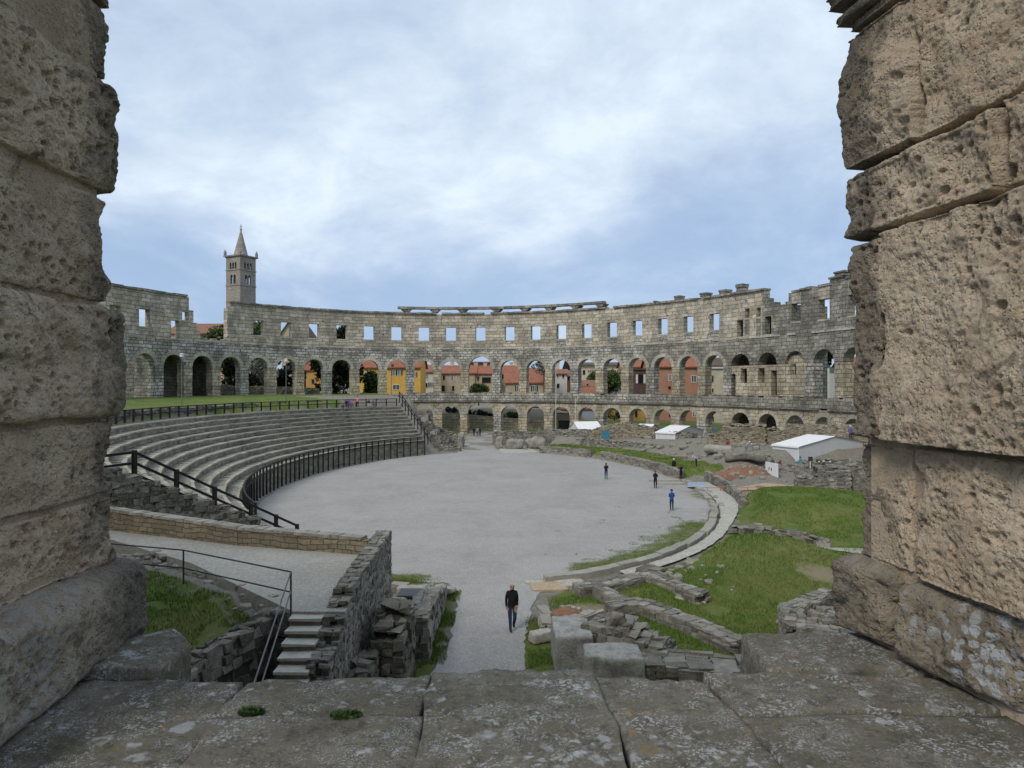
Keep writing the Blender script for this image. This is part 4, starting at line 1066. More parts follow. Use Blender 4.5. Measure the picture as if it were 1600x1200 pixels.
for p in hpts:
    mb = MB(); mb.tube(p-Vector((0, 0, .3)), p+Vector((0, 0, 1.1)), .028, n=8); relto(mb.build('post', M['dkmetal']), hr)
for z in (1.09, .52):
    mb = MB()
    for a, b in zip(hpts[:-1], hpts[1:]): mb.tube(a+Vector((0, 0, z)), b+Vector((0, 0, z)), .024, n=8)
    relto(mb.build('rail', M['dkmetal']), hr)
for z, e in ((1.09, Vector((-6.06, 16.0, 2.30))), (.55, Vector((-6.06, 16.0, 1.72)))):
    mb = MB(); mb.tube(hpts[-1]+Vector((0, 0, z)), e, .022, n=8); relto(mb.build('rail', M['steel']), hr)
mb = MB(); mb.tube((-6.06, 16.0, .3), (-6.06, 16.0, 2.3), .028, n=8); relto(mb.build('post', M['dkmetal']), hr)

# ================================================================== ruins left of the path
stone_wall('ruined_block', [(-3.8, 21.4), (-3.75, 22.6), (-3.85, 24.0)], -.2, [1.9, 2.45, 2.05], 1.0, [M['rubble_dark'], M['core']], 'tall dark broken masonry stump beside the passage wall, left of the path', 'ruin', (.42, .24), .09, 31, top_rough=.4)
stone_wall('ruined_block', [(-4.3, 24.4), (-4.1, 26.2)], -.2, [1.7, 1.2], .8, [M['rubble_dark'], M['core']], 'lower broken masonry lump just behind the tall masonry stump', 'ruin', (.4, .24), .09, 32, top_rough=.4)
stone_wall('ruined_block', [(-4.4, 19.8), (-4.3, 21.0)], -.2, [1.35, 1.5], .6, [M['rubble_dark'], M['core']], 'rough masonry lump at the foot of the passage wall, partly behind the sill', 'ruin', (.4, .22), .08, 33, top_rough=.35)
stone_wall('ruined_wall', [(-3.35, 24.6), (-3.4, 27.5), (-3.35, 31.3)], -.2, [1.55, 1.25, .75], .85, [M['rubble'], M['core']], 'low grey ruined wall with rubble top along the left edge of the path', 'ruin', (.6, .3), .05, 34)
stone_wall('ruined_wall', [(-5.6, 32.6), (-3.2, 32.2)], -.2, [.45, .35], .6, [M['kerb'], M['core']], 'knee high pale stone footing where the left ruins meet the arena', 'ruin', (.8, .3), .04, 35)
mb = MB(); mb.box(-5.0, -3.95, 30.6, 31.7, .42, .5); tag(mb.build('cover_plate', M['dkmetal']), 'flat dark cover plate lying among the stones left of the path', 'plate')
boulder('flat_stone', (-4.5, 32.0, .2), (1.4, .5, .3), M['kerb'], 36, None, 'pale flat slab lying just behind the dark cover plate', 'stone', 8, .2, .1)
boulder('flat_stone', (-4.9, 29.2, 0), (1.0, .8, .75), M['block'], 37, None, 'grey stone with flat top beside the passage wall, in front of the cover plate', 'stone', 10, .2, .12)

# ================================================================== ruins right of the path
boulder('stone_block', (2.05, 24.3, -.1), (1.3, 2.0, 1.45), M['block'], 41, None, 'big squared grey block standing in the grass right of the path', 'stone block', 24, .05, .04)
boulder('stone_block', (3.2, 22.2, -.2), (1.8, 1.3, 1.5), M['block'], 42, None, 'wide squared block with flat top in front of the taller squared block', 'stone block', 24, .05, .05)
stone_wall('ruined_wall', [(2.75, 24.6), (3.9, 24.0), (5.1, 23.3)], -.2, [1.35, 1.45, .95], 1.3, [M['rubble'], M['core']], 'tumbled rubble wall behind the two squared blocks', 'ruin', (.42, .22), .07, 43, top_rough=.3)
boulder('flat_stone', (3.55, 24.1, 1.35), (.7, .6, .5), M['rubble_dark'], 44, None, 'dark stone perched on the tumbled wall behind the squared blocks', 'stone', 10, .25, .2)
stone_wall('ruined_wall', [(4.2, 22.5), (7.6, 21.9)], -.2, [.95, .9], 1.5, [M['rubble'], M['core']], 'broad flat topped rubble footing just beyond the sill, right of the blocks', 'ruin', (.7, .28), .05, 45, top_rough=.1)
def GP(*pts, z=.42): return [tuple(G(a, b, z)[:2]) for a, b in pts]
LOWW = dict(size=(.5, .15), jit=.02, top_rough=.06)
root = None
stone_wall('foundation_wall', GP((903, 915), (940, 912), (1003, 898)), -.2, [.42, .42, .40], .95, [M['rubble'], M['core']], 'knee high foundation wall beside the curved kerb end', 'foundation', seed=46, **LOWW)
stone_wall('foundation_wall', GP((1010, 898), (1093, 927)), -.2, [.5, .45], .8, [M['rubble'], M['core']], 'short low wall slanting right below the stony grass mound', 'foundation', seed=47, **LOWW)
stone_wall('foundation_wall', GP((938, 918), (972, 936)), -.2, [.42, .42], .7, [M['rubble'], M['core']], 'low wall joining the kerb end to the long slanting foundation', 'foundation', seed=48, **LOWW)
stone_wall('foundation_wall', GP((955, 946), (1000, 940), (1075, 967), (1150, 999)), -.2, [.45, .45, .42, .4], .85, [M['rubble'], M['core']], 'long low foundation wall slanting towards the sill across the grass', 'foundation', seed=49, **LOWW)
stone_wall('foundation_wall', GP((1003, 887), (1030, 893)), -.1, [.5, .5], .8, [M['rubble_dark'], M['core']], 'short dark wall stub at the end of the curved channel', 'foundation', seed=50, **LOWW)
stone_wall('planter_edge', GP((849, 948), (852, 972), (880, 974), (925, 960), z=.35), -.1, [.35, .35, .35, .4], .45, [M['kerb'], M['core']], 'low stone edge around a patch of soil right of the walking man', 'kerb', seed=51, size=(.8, .25), jit=.03)
q = G(885, 955, .2); mound('soil_heap', q.x, q.y, 1.5, 1.3, .5, M['earth'], 'small brown soil heap inside the low stone edge', 'heap', 0, 52, 50, .16, M['kerb'])
for i, (px, py, sx_, sy_, ro, lb) in enumerate(((857, 917, 1.7, 1.5, .1, 'flat pinkish paving slab set in the ground right of the path'), (890, 912, 1.5, 1.2, .2, 'pale flat slab beside the kerb end'), (836, 911, 1.0, .35, .1, 'narrow pale stone strip at the arena edge, above the walking man'), (1000, 914, 1.3, .8, .6, 'flat grey slab inside the foundation corner'), (1075, 934, 1.8, 1.1, -.5, 'flat grey slab past the end of the short low wall'), (845, 1003, .9, .5, .4, 'pale rounded stone leaning on the big squared block'))):
    q = G(px, py, 0); boulder('flat_stone', (q.x, q.y, -.10 if i != 5 else 0), (sx_, sy_, .2 if i != 5 else .4), M['paving'] if i != 0 else M['sand'], 60+i, None, lb, 'stone', 10, .2, .12, ro)
strip('side_path', [tuple(G(a, b, .25)[:2]) for a, b in ((1262, 848), (1300, 852), (1350, 853))], [tuple(G(a, b, .25)[:2]) for a, b in ((1268, 858), (1310, 862), (1350, 863))], lambda x, y: zt(x, y)+.06, M['paving'], .1, 6, 12)
stone_wall('stone_row', [tuple(G(a, b, .3)[:2]) for a, b in ((1142, 826), (1185, 829), (1235, 836), (1290, 846))], -.2, [.35, .5, .45, .3], .5, [M['rubble'], M['core']], 'broken row of stones between the two grass mounds', 'stones', (.55, .25), .08, 58, top_rough=.3)
# right edge ruin
pts = GP((1242, 947), (1243, 972), z=1.0)
stone_wall('ruined_wall', [(13.2, 29.2), (10.75, 27.2), (10.2, 25.2), (12.5, 24.3)], -.2, [1.1, 1.1, 1.05, 1.0], .8, [M['rubble'], M['core']], 'low grey walls of a ruined chamber beside the right pier', 'ruin', (.4, .14), .04, 53)
mound('rubble_heap', 12.3, 26.6, 2.3, 2.4, 1.3, M['rubble'], 'heap of loose stones inside the ruined chamber beside the right pier', 'heap', 0, 54, 500, .34, M['rubble'])
# stones on the mound's broken edge
r = random.Random(5)
for i in range(26):
    px = r.uniform(1035, 1150); py = 880+(px-1035)*.24+r.uniform(-10, 18); q = G(px, py, .4); s = r.choice((.12, .16, .2, .3, .42))*r.uniform(.7, 1.2)
    q.z = zt(q.x, q.y)
    boulder('loose_stone', (q.x, q.y, q.z-s*.38), (s*1.3, s, s*.7), M['rubble'], 300+i, None, 'loose grey stone on the broken front of the grass mound', 'stone', 6, .3, .25, r.uniform(0, 3), 'stones on the grass mound')
# curved kerb and channel on the right rim of the arena
mb = MB(); a = 281.5
while a < 363:
    rad = math.hypot((AS[0])*math.sin(R(a)), (AS[1])*math.cos(R(a))); l = r.uniform(.7, 1.7); b = a+math.degrees(l/rad); p = []; h = r.uniform(.26, .36) if a < 335 else r.uniform(.12, .38); o = r.uniform(-.06, .06)
    if not (a > 335 and r.random() < .12):
        w_ = r.uniform(.5, .62) if a < 335 else r.uniform(.35, .7)
        for z in (-.1, h):
            for aa, d_ in ((a+.04, -.1+o), (b-.04, -.1+o), (b-.04, -.1+o+w_), (a+.04, -.1+o+w_)): p.append(tuple(c+r.uniform(-.03, .03) for c in EP(aa, d_, z)))
        mb.hexa([p[i] for i in (3, 2, 1, 0)]+[p[i] for i in (7, 6, 5, 4)])
        if a > 330 and r.random() < .8:
            p = []; h2 = r.uniform(.05, .25)
            for z in (-.1, h2):
                for aa, d_ in ((a+.1, .62+o), (b-.2, .62+o), (b-.2, 1.0+o), (a+.1, 1.0+o)): p.append(tuple(c+r.uniform(-.05, .05) for c in EP(aa, d_, z)))
            mb.hexa([p[i] for i in (3, 2, 1, 0)]+[p[i] for i in (7, 6, 5, 4)])
    a = b
tag(mb.build('arena_kerb', M['kerb']), 'long curved kerb of pale stones along the right rim of the arena', 'kerb')
angs = np.arange(293, 364, 2.0)
strip('channel_floor', [tuple(EP(a, 1.45+.75*float(smooth(325, 345, a)))[:2]) for a in angs], [tuple(EP(a, .6)[:2]) for a in angs], .13, M['paving'], .05, 2, 8)
stone_wall('channel_wall', [tuple(EP(a, 2.6)[:2]) for a in np.arange(341, 368, 3)], -.1, [.45, .6, .75, .8, .85, .9, .9, .95, .95], .4, [M['rubble'], M['core']], 'curved low stone wall on the outer side of the pale channel', 'wall', (.7, .22), .04, 55)
# retaining walls on the far right rim
stone_wall('rim_wall', [tuple(EP(a, .45)[:2]) for a in np.arange(8, 47, 3)], -.1, [.9]*12+[.95], .7, [M['rubble'], M['core']], 'curved retaining wall under the longer grass strip at the right rim', 'wall', (.7, .24), .03, 56)
stone_wall('rim_wall', [tuple(EP(a, .45)[:2]) for a in np.arange(49.5, 72, 3)], -.1, [.95]*8, .7, [M['rubble'], M['core']], 'curved retaining wall under the farther grass strip, near the gate', 'wall', (.7, .24), .03, 57)
for i, (px, py) in enumerate(((1040, 752), (1052, 757))):
    q = G(px, py, 0); mb = MB(); mb.box(q.x-1.6, q.x+1.3, q.y-.4, q.y+.4, 0, .18, 0, .04); tag(mb.build('stone_slab', M['kerb']), ('long', 'second')[i]+(' flat slab lying along the foot of the rim wall' if i == 0 else ' flat slab, nearer the standing visitors by the rim wall'), 'slab')
# ================================================================== ruins in front of the far wall
RW = [M['rubble'], M['core']]
SW = dict(size=(.36, .17), jit=.045)
stone_wall('ruined_wall', [(24.2, 86.5), (25.6, 86.2), (26, 86.1), (30.3, 84.6)], .2, [3.2, 3.6, 4.6, 4.5], 2.4, [M['rubble_tan'], M['core']], 'large square ruin block with tumbled top below the right arches', 'ruin', seed=101, top_rough=.5, **SW)
stone_wall('ruined_wall', [(30.8, 84.5), (31.6, 82.8), (34.6, 78.2)], .2, [4.3, 3.9, 1.5], 1.6, [M['rubble_tan'], M['core']], 'ruined wall sloping down to the right in front of the largest tent', 'ruin', seed=102, top_rough=.5, **SW)
stone_wall('ruined_wall', [(12.0, 104), (14, 103.5), (16.5, 102.5), (20.5, 100.5)], .2, [2.9, 3.4, 4.0, 3.2], 2.0, [M['rubble_tan'], M['core']], 'broad ruin with a teal door behind the far grass strip', 'ruin', seed=103, top_rough=.4, **SW)
mb = MB(); c = P(946, 688, 101.8); mb.box(c.x-.55, c.x+.55, 101.3, 101.42, 1.4, 3.0); tag(mb.build('door', M['teal']), 'small teal door set in the broad ruin', 'door')
stone_wall('ruined_wall', [(4.2, 110.5), (8, 108.5), (12, 106.3)], .2, [2.2, 2.5, 2.6], 1.4, RW, 'long low ruin between the gate and the teal door', 'ruin', seed=104, top_rough=.4, **SW)
stone_wall('ruined_wall', [(10, 100.5), (15, 96.8), (21.5, 91.5), (27, 85.5), (31.5, 78.5)], .2, [1.8, 1.6, 1.25, 1.35, 1.4], 1.2, RW, 'long ragged rubble wall running behind both grass strips', 'ruin', seed=105, top_rough=.5, **SW)
stone_wall('ruined_wall', [(24.6, 60.8), (26.2, 60.4), (26.22, 60.4), (28.4, 59.6)], .0, [1.5, 1.9, 2.6, 2.5], 2.2, RW, 'stepped rubble block beyond the grass, right of the excavation', 'ruin', seed=106, top_rough=.3, **SW)
stone_wall('ruined_wall', [(28.6, 60.0), (31.5, 55.5)], .0, [2.7, 2.6], 1.2, RW, 'rubble wall meeting the right pier beyond the grass', 'ruin', seed=107, top_rough=.3, **SW)
stone_wall('ruined_wall', [(29.2, 74.0), (32, 72.6), (36.5, 70)], .0, [1.3, 1.75, 1.5], 1.5, RW, 'rubble wall beneath the largest tent', 'ruin', seed=108, top_rough=.5, **SW)
stone_wall('ruined_wall', [(33.8, 86.2), (36, 84.8), (40.5, 80)], .0, [4.7, 4.6, 5.0], 1.0, [M['rubble_tan'], M['core']], 'tan wall behind the largest tent, under the rightmost arches', 'ruin', seed=109, top_rough=.3, **SW)
stone_wall('ruined_wall', [(21.8, 99), (24.5, 94.8)], .0, [2.8, 2.9], 1.2, RW, 'ruined wall standing left of the smaller canvas tent', 'ruin', seed=110, top_rough=.5, **SW)
stone_wall('ruined_wall', [(-2.9, 112), (0, 111.5), (3.8, 110.6)], -.1, [1.9, 2.1, 1.9], 1.2, RW, 'low rubble wall right of the gate path', 'ruin', seed=111, top_rough=.4, **SW)
stone_wall('ruined_wall', [(-12.3, 111), (-10, 110), (-7.9, 107.5)], -.1, [3.0, 2.0, 1.5], 1.4, RW, 'broken rubble wall left of the gate path', 'ruin', seed=112, top_rough=.5, **SW)
stone_wall('ruined_wall', [(-11.3, 102), (-7.6, 101.5)], -.1, [.9, .6], 1.0, RW, 'low stone footing between the seating end and the gate path', 'ruin', seed=113, top_rough=.3, **SW)
mound('rubble_heap', -13.3, 107.5, 4.6, 6.5, 5.6, M['rubble_dark'], 'steep rubble slope at the far end of the seating', 'heap', -.2, 114, 700, .6, M['rubble'], .3)
for i, (x, y, s, lb) in enumerate(((-1.9, 106, (1.0, 1.2, 1.9), 'upright stone stump marking the right side of the gate path'), (.4, 105.5, (2.6, 1.8, 1.5), 'rounded stone mass beside the stump at the gate path'), (3.6, 106.2, (3.0, 1.8, 1.6), 'second rounded stone mass, farther right of the gate path'), (-7.7, 105.4, (.9, .9, 2.4), 'upright stone pillar stump left of the gate path'))):
    boulder('gate_stone', (x, y, -.1), s, M['rubble'], 120+i, None, lb, 'ruin', 14, .3, .16)
boulder('fallen_drum', (23.6, 80.5, zt(23.6, 80.5)-.1), (3.2, 1.2, 1.0), M['kerb'], 130, None, 'pale rounded stone lying on the grass strip by the ruins', 'stone', 14, .45, .1, -.3)
boulder('fallen_drum', (24.6, 74.5, zt(24.6, 74.5)-.1), (4.2, 1.6, .9), M['rubble_dark'], 131, None, 'dark flat rock on the grass just behind the excavation', 'stone', 14, .35, .2, -.2)
# rubble scattered round the excavated ground
r = random.Random(15)
for i in range(230):
    x = r.uniform(8, 36); y = r.uniform(64, 108); a_1, d_1 = arena_td(x, y)
    if d_1 < 5.6: continue
    s = r.uniform(.25, .8); boulder('loose_stone', (x, y, zt(x, y)-.08), (s*1.4, s, s*.6), M['rubble'], 400+i, None, 'grey rubble stone strewn over the ground of the right hand ruins', 'stone', 6, .3, .25, r.uniform(0, 3), 'stones strewn in the right ruins')
mound('rubble_heap', 29.6, 73.2, 2.6, 2.4, .8, M['rubble'], 'broad heap of grey rubble below the largest tent', 'heap', .5, 132, 400, .5, M['rubble'])
mound('rubble_heap', 33.2, 70.2, 3.4, 2.2, 1.7, M['rubble'], 'heap of grey rubble against the right pier, behind the stepped block', 'heap', .5, 133, 300, .45, M['rubble'])
mound('earth_heap', 23.6, 71.5, 3.9, 2.6, 1.5, M['earth'], 'heap of red brown earth thrown up by the excavation', 'earth heap', .35, 134, 120, .25, M['kerb'])
strip('excavation_strip', [(18.4, 66.5), (24, 64.2), (31, 62)], [(18.6, 64), (24, 62), (31, 59.8)], lambda x, y: zt(x, y)+.08, M['sand'], .15, 6, 3)
root = None
for i, (a, b) in enumerate(((P(1100, 760, 67), P(1180, 757, 67)), (P(1182, 757, 67.2), P(1255, 755, 67)))):
    mb = MB(); mb.bar(a, b, .22, .08); tag(mb.build('plank', M['sand']), ('long pale plank edging the excavation on its left', 'long pale plank edging the excavation on its right')[i], 'plank')
pts = [P(px, 776-(px-1090)*.01, 63.0) for px in range(1105, 1262, 21)]
fence('barrier_tape', 'thin posts with orange tape around the excavation', pts, .85, [.8], .05, .035, lambda p: p.z-.4, 'barrier', 'orange')
mb = MB(); c = G(1088, 757, .25); mb.hexa([(c.x-1.1, c.y-1.0, .16), (c.x+.8, c.y-1.2, .16), (c.x+1.1, c.y+1.1, .16), (c.x-.6, c.y+1.2, .16), (c.x-1.0, c.y-.9, .3), (c.x+.7, c.y-1.1, .32), (c.x+1.0, c.y+1.0, .36), (c.x-.5, c.y+1.1, .3)])
tag(mb.build('cover_sheet', M['bluetarp']), 'pale blue grey sheet covering the end of the curved channel', 'cover')
# white information panel and post
root = empty('info_panel', P(1207, 747, 70), 'white upright panel standing beside the earth heap', 'panel')
a, b = P(1196.5, 742, 71.5), P(1217, 748, 68.5)
mb = MB(); t = (b-a).normalized(); n_ = Vector((-t.y, t.x, 0))*.04; zb = a.z
mb.hexa([a-n_, b-n_, b+n_, a+n_, Vector((a.x, a.y, zb+1.35))-n_, Vector((b.x, b.y, zb+1.45))-n_, Vector((b.x, b.y, zb+1.45))+n_, Vector((a.x, a.y, zb+1.35))+n_]); relto(mb.build('board', M['white']), root)
mb = MB(); mb.tube(a-Vector((0, 0, .5)), a+Vector((0, 0, 1.35)), .05); mb.tube(b-Vector((0, 0, .5)), b+Vector((0, 0, 1.45)), .05); relto(mb.build('panel_legs', M['steel']), root)
for f in (.28, .46):
    mb = MB(); c = a.lerp(b, f); mb.obox((c.x-.045, c.y-.05, zb+.75), t*.07, n_*.4, (0, 0, .14)); relto(mb.build('mark', M['dkmetal']), root)
root = empty('sign_post', P(1266, 741, 72), 'small dark sign on a thin white post in front of the largest tent', 'sign')
mb = MB(); mb.tube((0, 0, -.3), (0, 0, 1.6), .04); mb.build('post', M['white'], root); mb = MB(); mb.box(-.22, .22, -.06, -.02, 1.35, 1.8); mb.build('sign_board', M['dkmetal'], root)
# tents
def tent(px, py, Y, w_, dp, he, hr, rot, label, zb=None, name='canvas_tent', at=None):
    c = Vector((*at, 0)) if at else P(px, py, Y); c.z = zb if zb is not None else c.z; root = empty(name, c, label, 'tent', 'white canvas tents', rot)
    mb = MB(); h = w_/2; d_ = dp/2
    mb.add([(-h, -d_, 0), (h, -d_, 0), (h, d_, 0), (-h, d_, 0), (-h, -d_, he), (h, -d_, he), (h, d_, he), (-h, d_, he), (-h, 0, hr-.05), (h, 0, hr-.05)],
           [(0, 1, 5, 4), (2, 3, 7, 6), (1, 2, 6, 9, 5), (3, 0, 4, 8, 7)])
    mb.build('canvas_wall', M['canvas'], root)
    mb = MB(); e = .14
    mb.add([(-h-e, -d_-e, he-.03), (h+e, -d_-e, he-.03), (h+e, 0, hr), (-h-e, 0, hr), (h+e, d_+e, he-.03), (-h-e, d_+e, he-.03), (-h-e, -d_-e, he-.20), (h+e, -d_-e, he-.20), (h+e, d_+e, he-.2), (-h-e, d_+e, he-.2)],
           [(0, 1, 2, 3), (3, 2, 4, 5), (6, 7, 1, 0), (8, 9, 5, 4)])
    mb.build('tent_roof', M['white'], root)
    for i, sx_ in enumerate((-h, h)):
        for sy_ in (-d_, d_):
            mb = MB(); mb.tube((sx_, sy_, -.5), (sx_, sy_, he), .05, n=6); mb.build('tent_pole', M['white'], root)
    return root
tent(0, 0, 1, 2.9, 9.0, 2.45, 3.2, R(-40), 'white gabled canvas tent, middle sized, below the salmon house', .55, at=(24.2, 101.2))
tent(0, 0, 1, 3.4, 11.5, 2.6, 3.5, R(-62), 'largest white canvas tent, partly behind the right pier', .45, at=(34.8, 79.2))
tent(915, 674, 113, 4.0, 3.4, 2.3, 3.4, R(20), 'small white tent roof in front of the grey blue house', .3)
tent(1011, 675, 104, 2.2, 3.0, 2.5, 3.2, R(-40), 'small grey white tent half hidden beside the broad ruin', .6)
# ================================================================== the town behind the wall
def house(px0, px1, Y, eave, ridge, zb, depth, wmat, rmat, label, wins=(), rooftype='side', cat='house', chim=(), name='town_house', over=.5, group='houses beyond the amphitheatre'):
    """front wall on depth Y facing the arena; eave and ridge given as photo rows"""
    x0, x1 = (px0-800)/F*Y, (px1-800)/F*Y; ze, zr = H-(eave-600)/F*Y, H-(ridge-600)/F*(Y+(depth/2 if rooftype == 'side' else 0)); cx = (x0+x1)/2
    root = empty(name, (cx, Y, zb), label, cat, group)
    L = lambda x, y, z: (x-cx, y-Y, z-zb)
    mb = MB(); y1 = Y+depth
    if rooftype == 'gable':
        v = [L(x0, Y, zb-3), L(x1, Y, zb-3), L(x1, y1, zb-3), L(x0, y1, zb-3), L(x0, Y, ze), L(x1, Y, ze), L(x1, y1, ze), L(x0, y1, ze), L(cx, Y, zr), L(cx, y1, zr)]
        mb.add(v, [(0, 1, 5, 8, 4), (2, 3, 7, 9, 6), (1, 2, 6, 5), (3, 0, 4, 7), (5, 6, 9, 8), (7, 4, 8, 9)])
    else:
        b = L(x0, Y, zb-3)+L(x1, y1, ze); mb.box(b[0], b[3], b[1], b[4], b[2], b[5])
    mb.build('wall', M[wmat], root)
    mb = MB(); o = over; t = .22
    def slabq(q):
        n = [(c[0], c[1], c[2]+t) for c in q]; mb.hexa([*q, *n])
    if rooftype == 'flat':
        b = L(x0-o, Y-o, ze)+L(x1+o, y1+o, ze+.35); mb.box(b[0], b[3], b[1], b[4], b[2]+.003, b[5])
    elif rooftype == 'side':
        ym = (Y+y1)/2; q = (ze-zr)/(Y-ym)*o
        slabq([L(x0-o, Y-o, ze-q+.02), L(x1+o, Y-o, ze-q+.02), L(x1+o, ym, zr), L(x0-o, ym, zr)]); slabq([L(x0-o, ym, zr+.003), L(x1+o, ym, zr+.003), L(x1+o, y1+o, ze-q), L(x0-o, y1+o, ze-q)])
        for xx in (x0, x1):
            e = .2 if xx == x0 else -.2; w_ = [L(xx, Y+.01, ze), L(xx, y1-.01, ze), L(xx, ym, zr)]; m2 = MB()
            w2 = [(c[0]+e, c[1], c[2]) for c in w_]; m2.add(w_+w2, [(0, 1, 2), (5, 4, 3), (0, 3, 4, 1), (1, 4, 5, 2), (2, 5, 3, 0)]); m2.build('gable', M[wmat], root)
    elif rooftype == 'gable':
        q = (zr-ze)/(cx-x0)*o
        slabq([L(x0-o, Y-o, ze-q+.02), L(cx, Y-o, zr+.02), L(cx, y1+o, zr+.02), L(x0-o, y1+o, ze-q+.02)]); slabq([L(cx, Y-o, zr+.023), L(x1+o, Y-o, ze-q+.02), L(x1+o, y1+o, ze-q+.02), L(cx, y1+o, zr+.023)])
    elif rooftype == 'hip':
        ym = (Y+y1)/2; k = min((x1-x0)*.35, depth/2)
        v = [L(x0-o, Y-o, ze+.02), L(x1+o, Y-o, ze+.02), L(x1+o, y1+o, ze+.02), L(x0-o, y1+o, ze+.02), L(x0+k, ym, zr), L(x1-k, ym, zr)]
        mb.add(v, [(0, 1, 5, 4), (1, 2, 5), (2, 3, 4, 5), (3, 0, 4), (3, 2, 1, 0)])
    mb.build('roof', M[rmat], root)
    for (px, py, w_, h_, kind) in wins:
        c = P(px, py, Y); hw, hh = w_/2/F*Y, h_/2/F*Y; q = L(c.x, Y, c.z)
        m2 = MB(); fw = .1
        for b in ((q[0]-hw-fw, q[0]-hw, q[2]-hh-fw, q[2]+hh+fw), (q[0]+hw, q[0]+hw+fw, q[2]-hh-fw, q[2]+hh+fw), (q[0]-hw, q[0]+hw, q[2]+hh, q[2]+hh+fw), (q[0]-hw, q[0]+hw, q[2]-hh-fw, q[2]-hh)):
            m2.box(b[0], b[1], -.1, .05, b[2], b[3])
        if kind in ('w', 's'): m2.box(q[0]-.04, q[0]+.04, -.08, .02, q[2]-hh, q[2]+hh)
        fr = m2.build('window', M['frame'] if kind in ('w', 's') else M[wmat], root)
        m2 = MB(); m2.box(q[0]-hw, q[0]+hw, -.03, .03, q[2]-hh, q[2]+hh); m2.build('pane', M['dark'] if kind in 'dD' else M['glass'], fr)
        if kind in ('s', 'D'):
            for sg in (-1, 1):
                m2 = MB(); xx = q[0]+sg*(hw+fw+.03+hw*.45); m2.box(xx-hw*.45, xx+hw*.45, -.12, -.05, q[2]-hh, q[2]+hh); m2.build('shutter', M['shutter'] if kind == 's' else M['frame'], fr)
    for (px, h_) in chim:
        x = (px-800)/F*Y-cx; z = zr-zb-.5; m2 = MB(); m2.box(x-.45, x+.45, depth/2-.45, depth/2+.45, z-.6, z+h_); m2.box(x-.55, x+.55, depth/2-.55, depth/2+.55, z+h_+.003, z+h_+.2)
        m2.build('chimney', M['cream'], root)
    return root
house(478, 503, 165, 577, 559, 5.5, 9, 'ochre', 'roof', 'ochre house with red roof seen beside the dark trees', [(489, 596, 4, 7, 'd')])
house(560, 657, 162, 572.5, 545, 5.2, 10, 'yellow', 'roof', 'bright yellow house with red tiled roof behind the upper arches', [(572, 585, 3.5, 7, 'w'), (616, 582, 4, 8, 's'), (624, 582, 4, 8, 's'), (619, 605, 10, 7, 'w'), (648, 585, 3, 7, 's')])
house(657, 687, 182, 581, 571, 5.2, 9, 'offwhite', 'roof_old', 'white house tucked against the yellow house', [(667, 588, 3, 7, 'w'), (674, 601, 4, 7, 's'), (666, 602, 4, 7, 'd')])
house(688, 742, 174, 583, 572, 5.0, 10, 'beige', 'roof', 'beige house with red roof left of the gate arch', [(693.5, 590, 3.5, 7, 'd'), (706, 590, 4, 9, 'w'), (715, 590, 2.5, 8, 'w'), (692, 607, 6, 9, 'd'), (708, 607, 3.5, 8, 'd')], chim=[(704, 1.6)])
house(742, 774, 174.6, 583.5, 572.5, 5.0, 10, 'beige', 'roof', 'cracked beige house with red roof framed by the gate arch', [(736+11, 592, 2.5, 7, 'd'), (760, 594, 14, 9, 'd')], chim=[(742, 1.2), (757, 1.2), (768, 1.0)])
house(733, 768, 196, 567, 564, 6.0, 8, 'brown_clad', 'roof_old', 'dark brown flat topped house behind the gate arch houses', [], 'flat', over=.3)
house(780, 816, 178, 584, 572, 5.0, 9, 'cream', 'roof', 'cream house with red roof and dark window just right of the gate', [(785, 589, 4, 7, 'd')], chim=[(806, 1.5), (799, 1.3)])
house(790, 852, 168, 597, 576, 4.5, 10, 'beige', 'roof', 'low beige house with broad red roof and dark shuttered windows', [(810, 607, 4.5, 8.5, 's'), (835, 607, 4.5, 8.5, 's')], chim=[(824, 1.0), (843, 1.0)])
house(868, 886, 172, 584, 578, 4.0, 9, 'offwhite', 'roof_old', 'tall narrow cream house below the dark spire', [(871.5, 588, 2, 4, 'd'), (880, 588, 3, 5, 'd'), (872, 603, 4, 7, 'd')], chim=[(873, 2.4)])
house(886, 896, 180, 588, 580, 4.0, 9, 'salmon', 'roof_old', 'narrow reddish house squeezed beside the tall cream house', [(888.5, 592, 2, 5, 'd')])
house(902, 976, 255, 570.5, 567, 8.0, 16, 'cream', 'roof_dark', 'large distant cream building with dark roof and a row of windows', [(912.5, 582, 4, 7, 'd')]+[(920+i*3.2, 580, 1.6, 3.5, 'd') for i in range(17)], 'side', 'building', over=1.0)
house(902, 932, 188, 604, 595, 3.6, 9, 'beige', 'roof_old', 'low house with faded sloping roof under the distant cream building', [(918, 602, 3, 5, 'd')])
house(934, 962, 190, 612, 602, 3.6, 9, 'offwhite', 'roof', 'low red roof peeping over the parapet beside green trees', [])
house(908, 930, 176, 615, 606, 3.6, 7, 'offwhite', 'roof', 'lowest red roof just above the parapet ledge', [])
house(963, 972, 175, 584, 582, 3.6, 6, 'frame', 'roof_dark', 'thin white building edge beside green trees', [(968, 596, 3, 10, 'w')], 'flat', over=.1)
house(980, 1013, 158, 578, 570, 2.0, 9, 'brown_clad', 'roof_dark', 'dark brown clad house with glazed balcony', [(1001, 592, 7, 14, 'D')], 'flat', over=.3)
house(974, 1014, 186, 573, 562, 4.0, 9, 'salmon', 'roof', 'red roofed house rising behind the dark brown house', [], chim=[(996, 1.4), (1004, 1.2)])
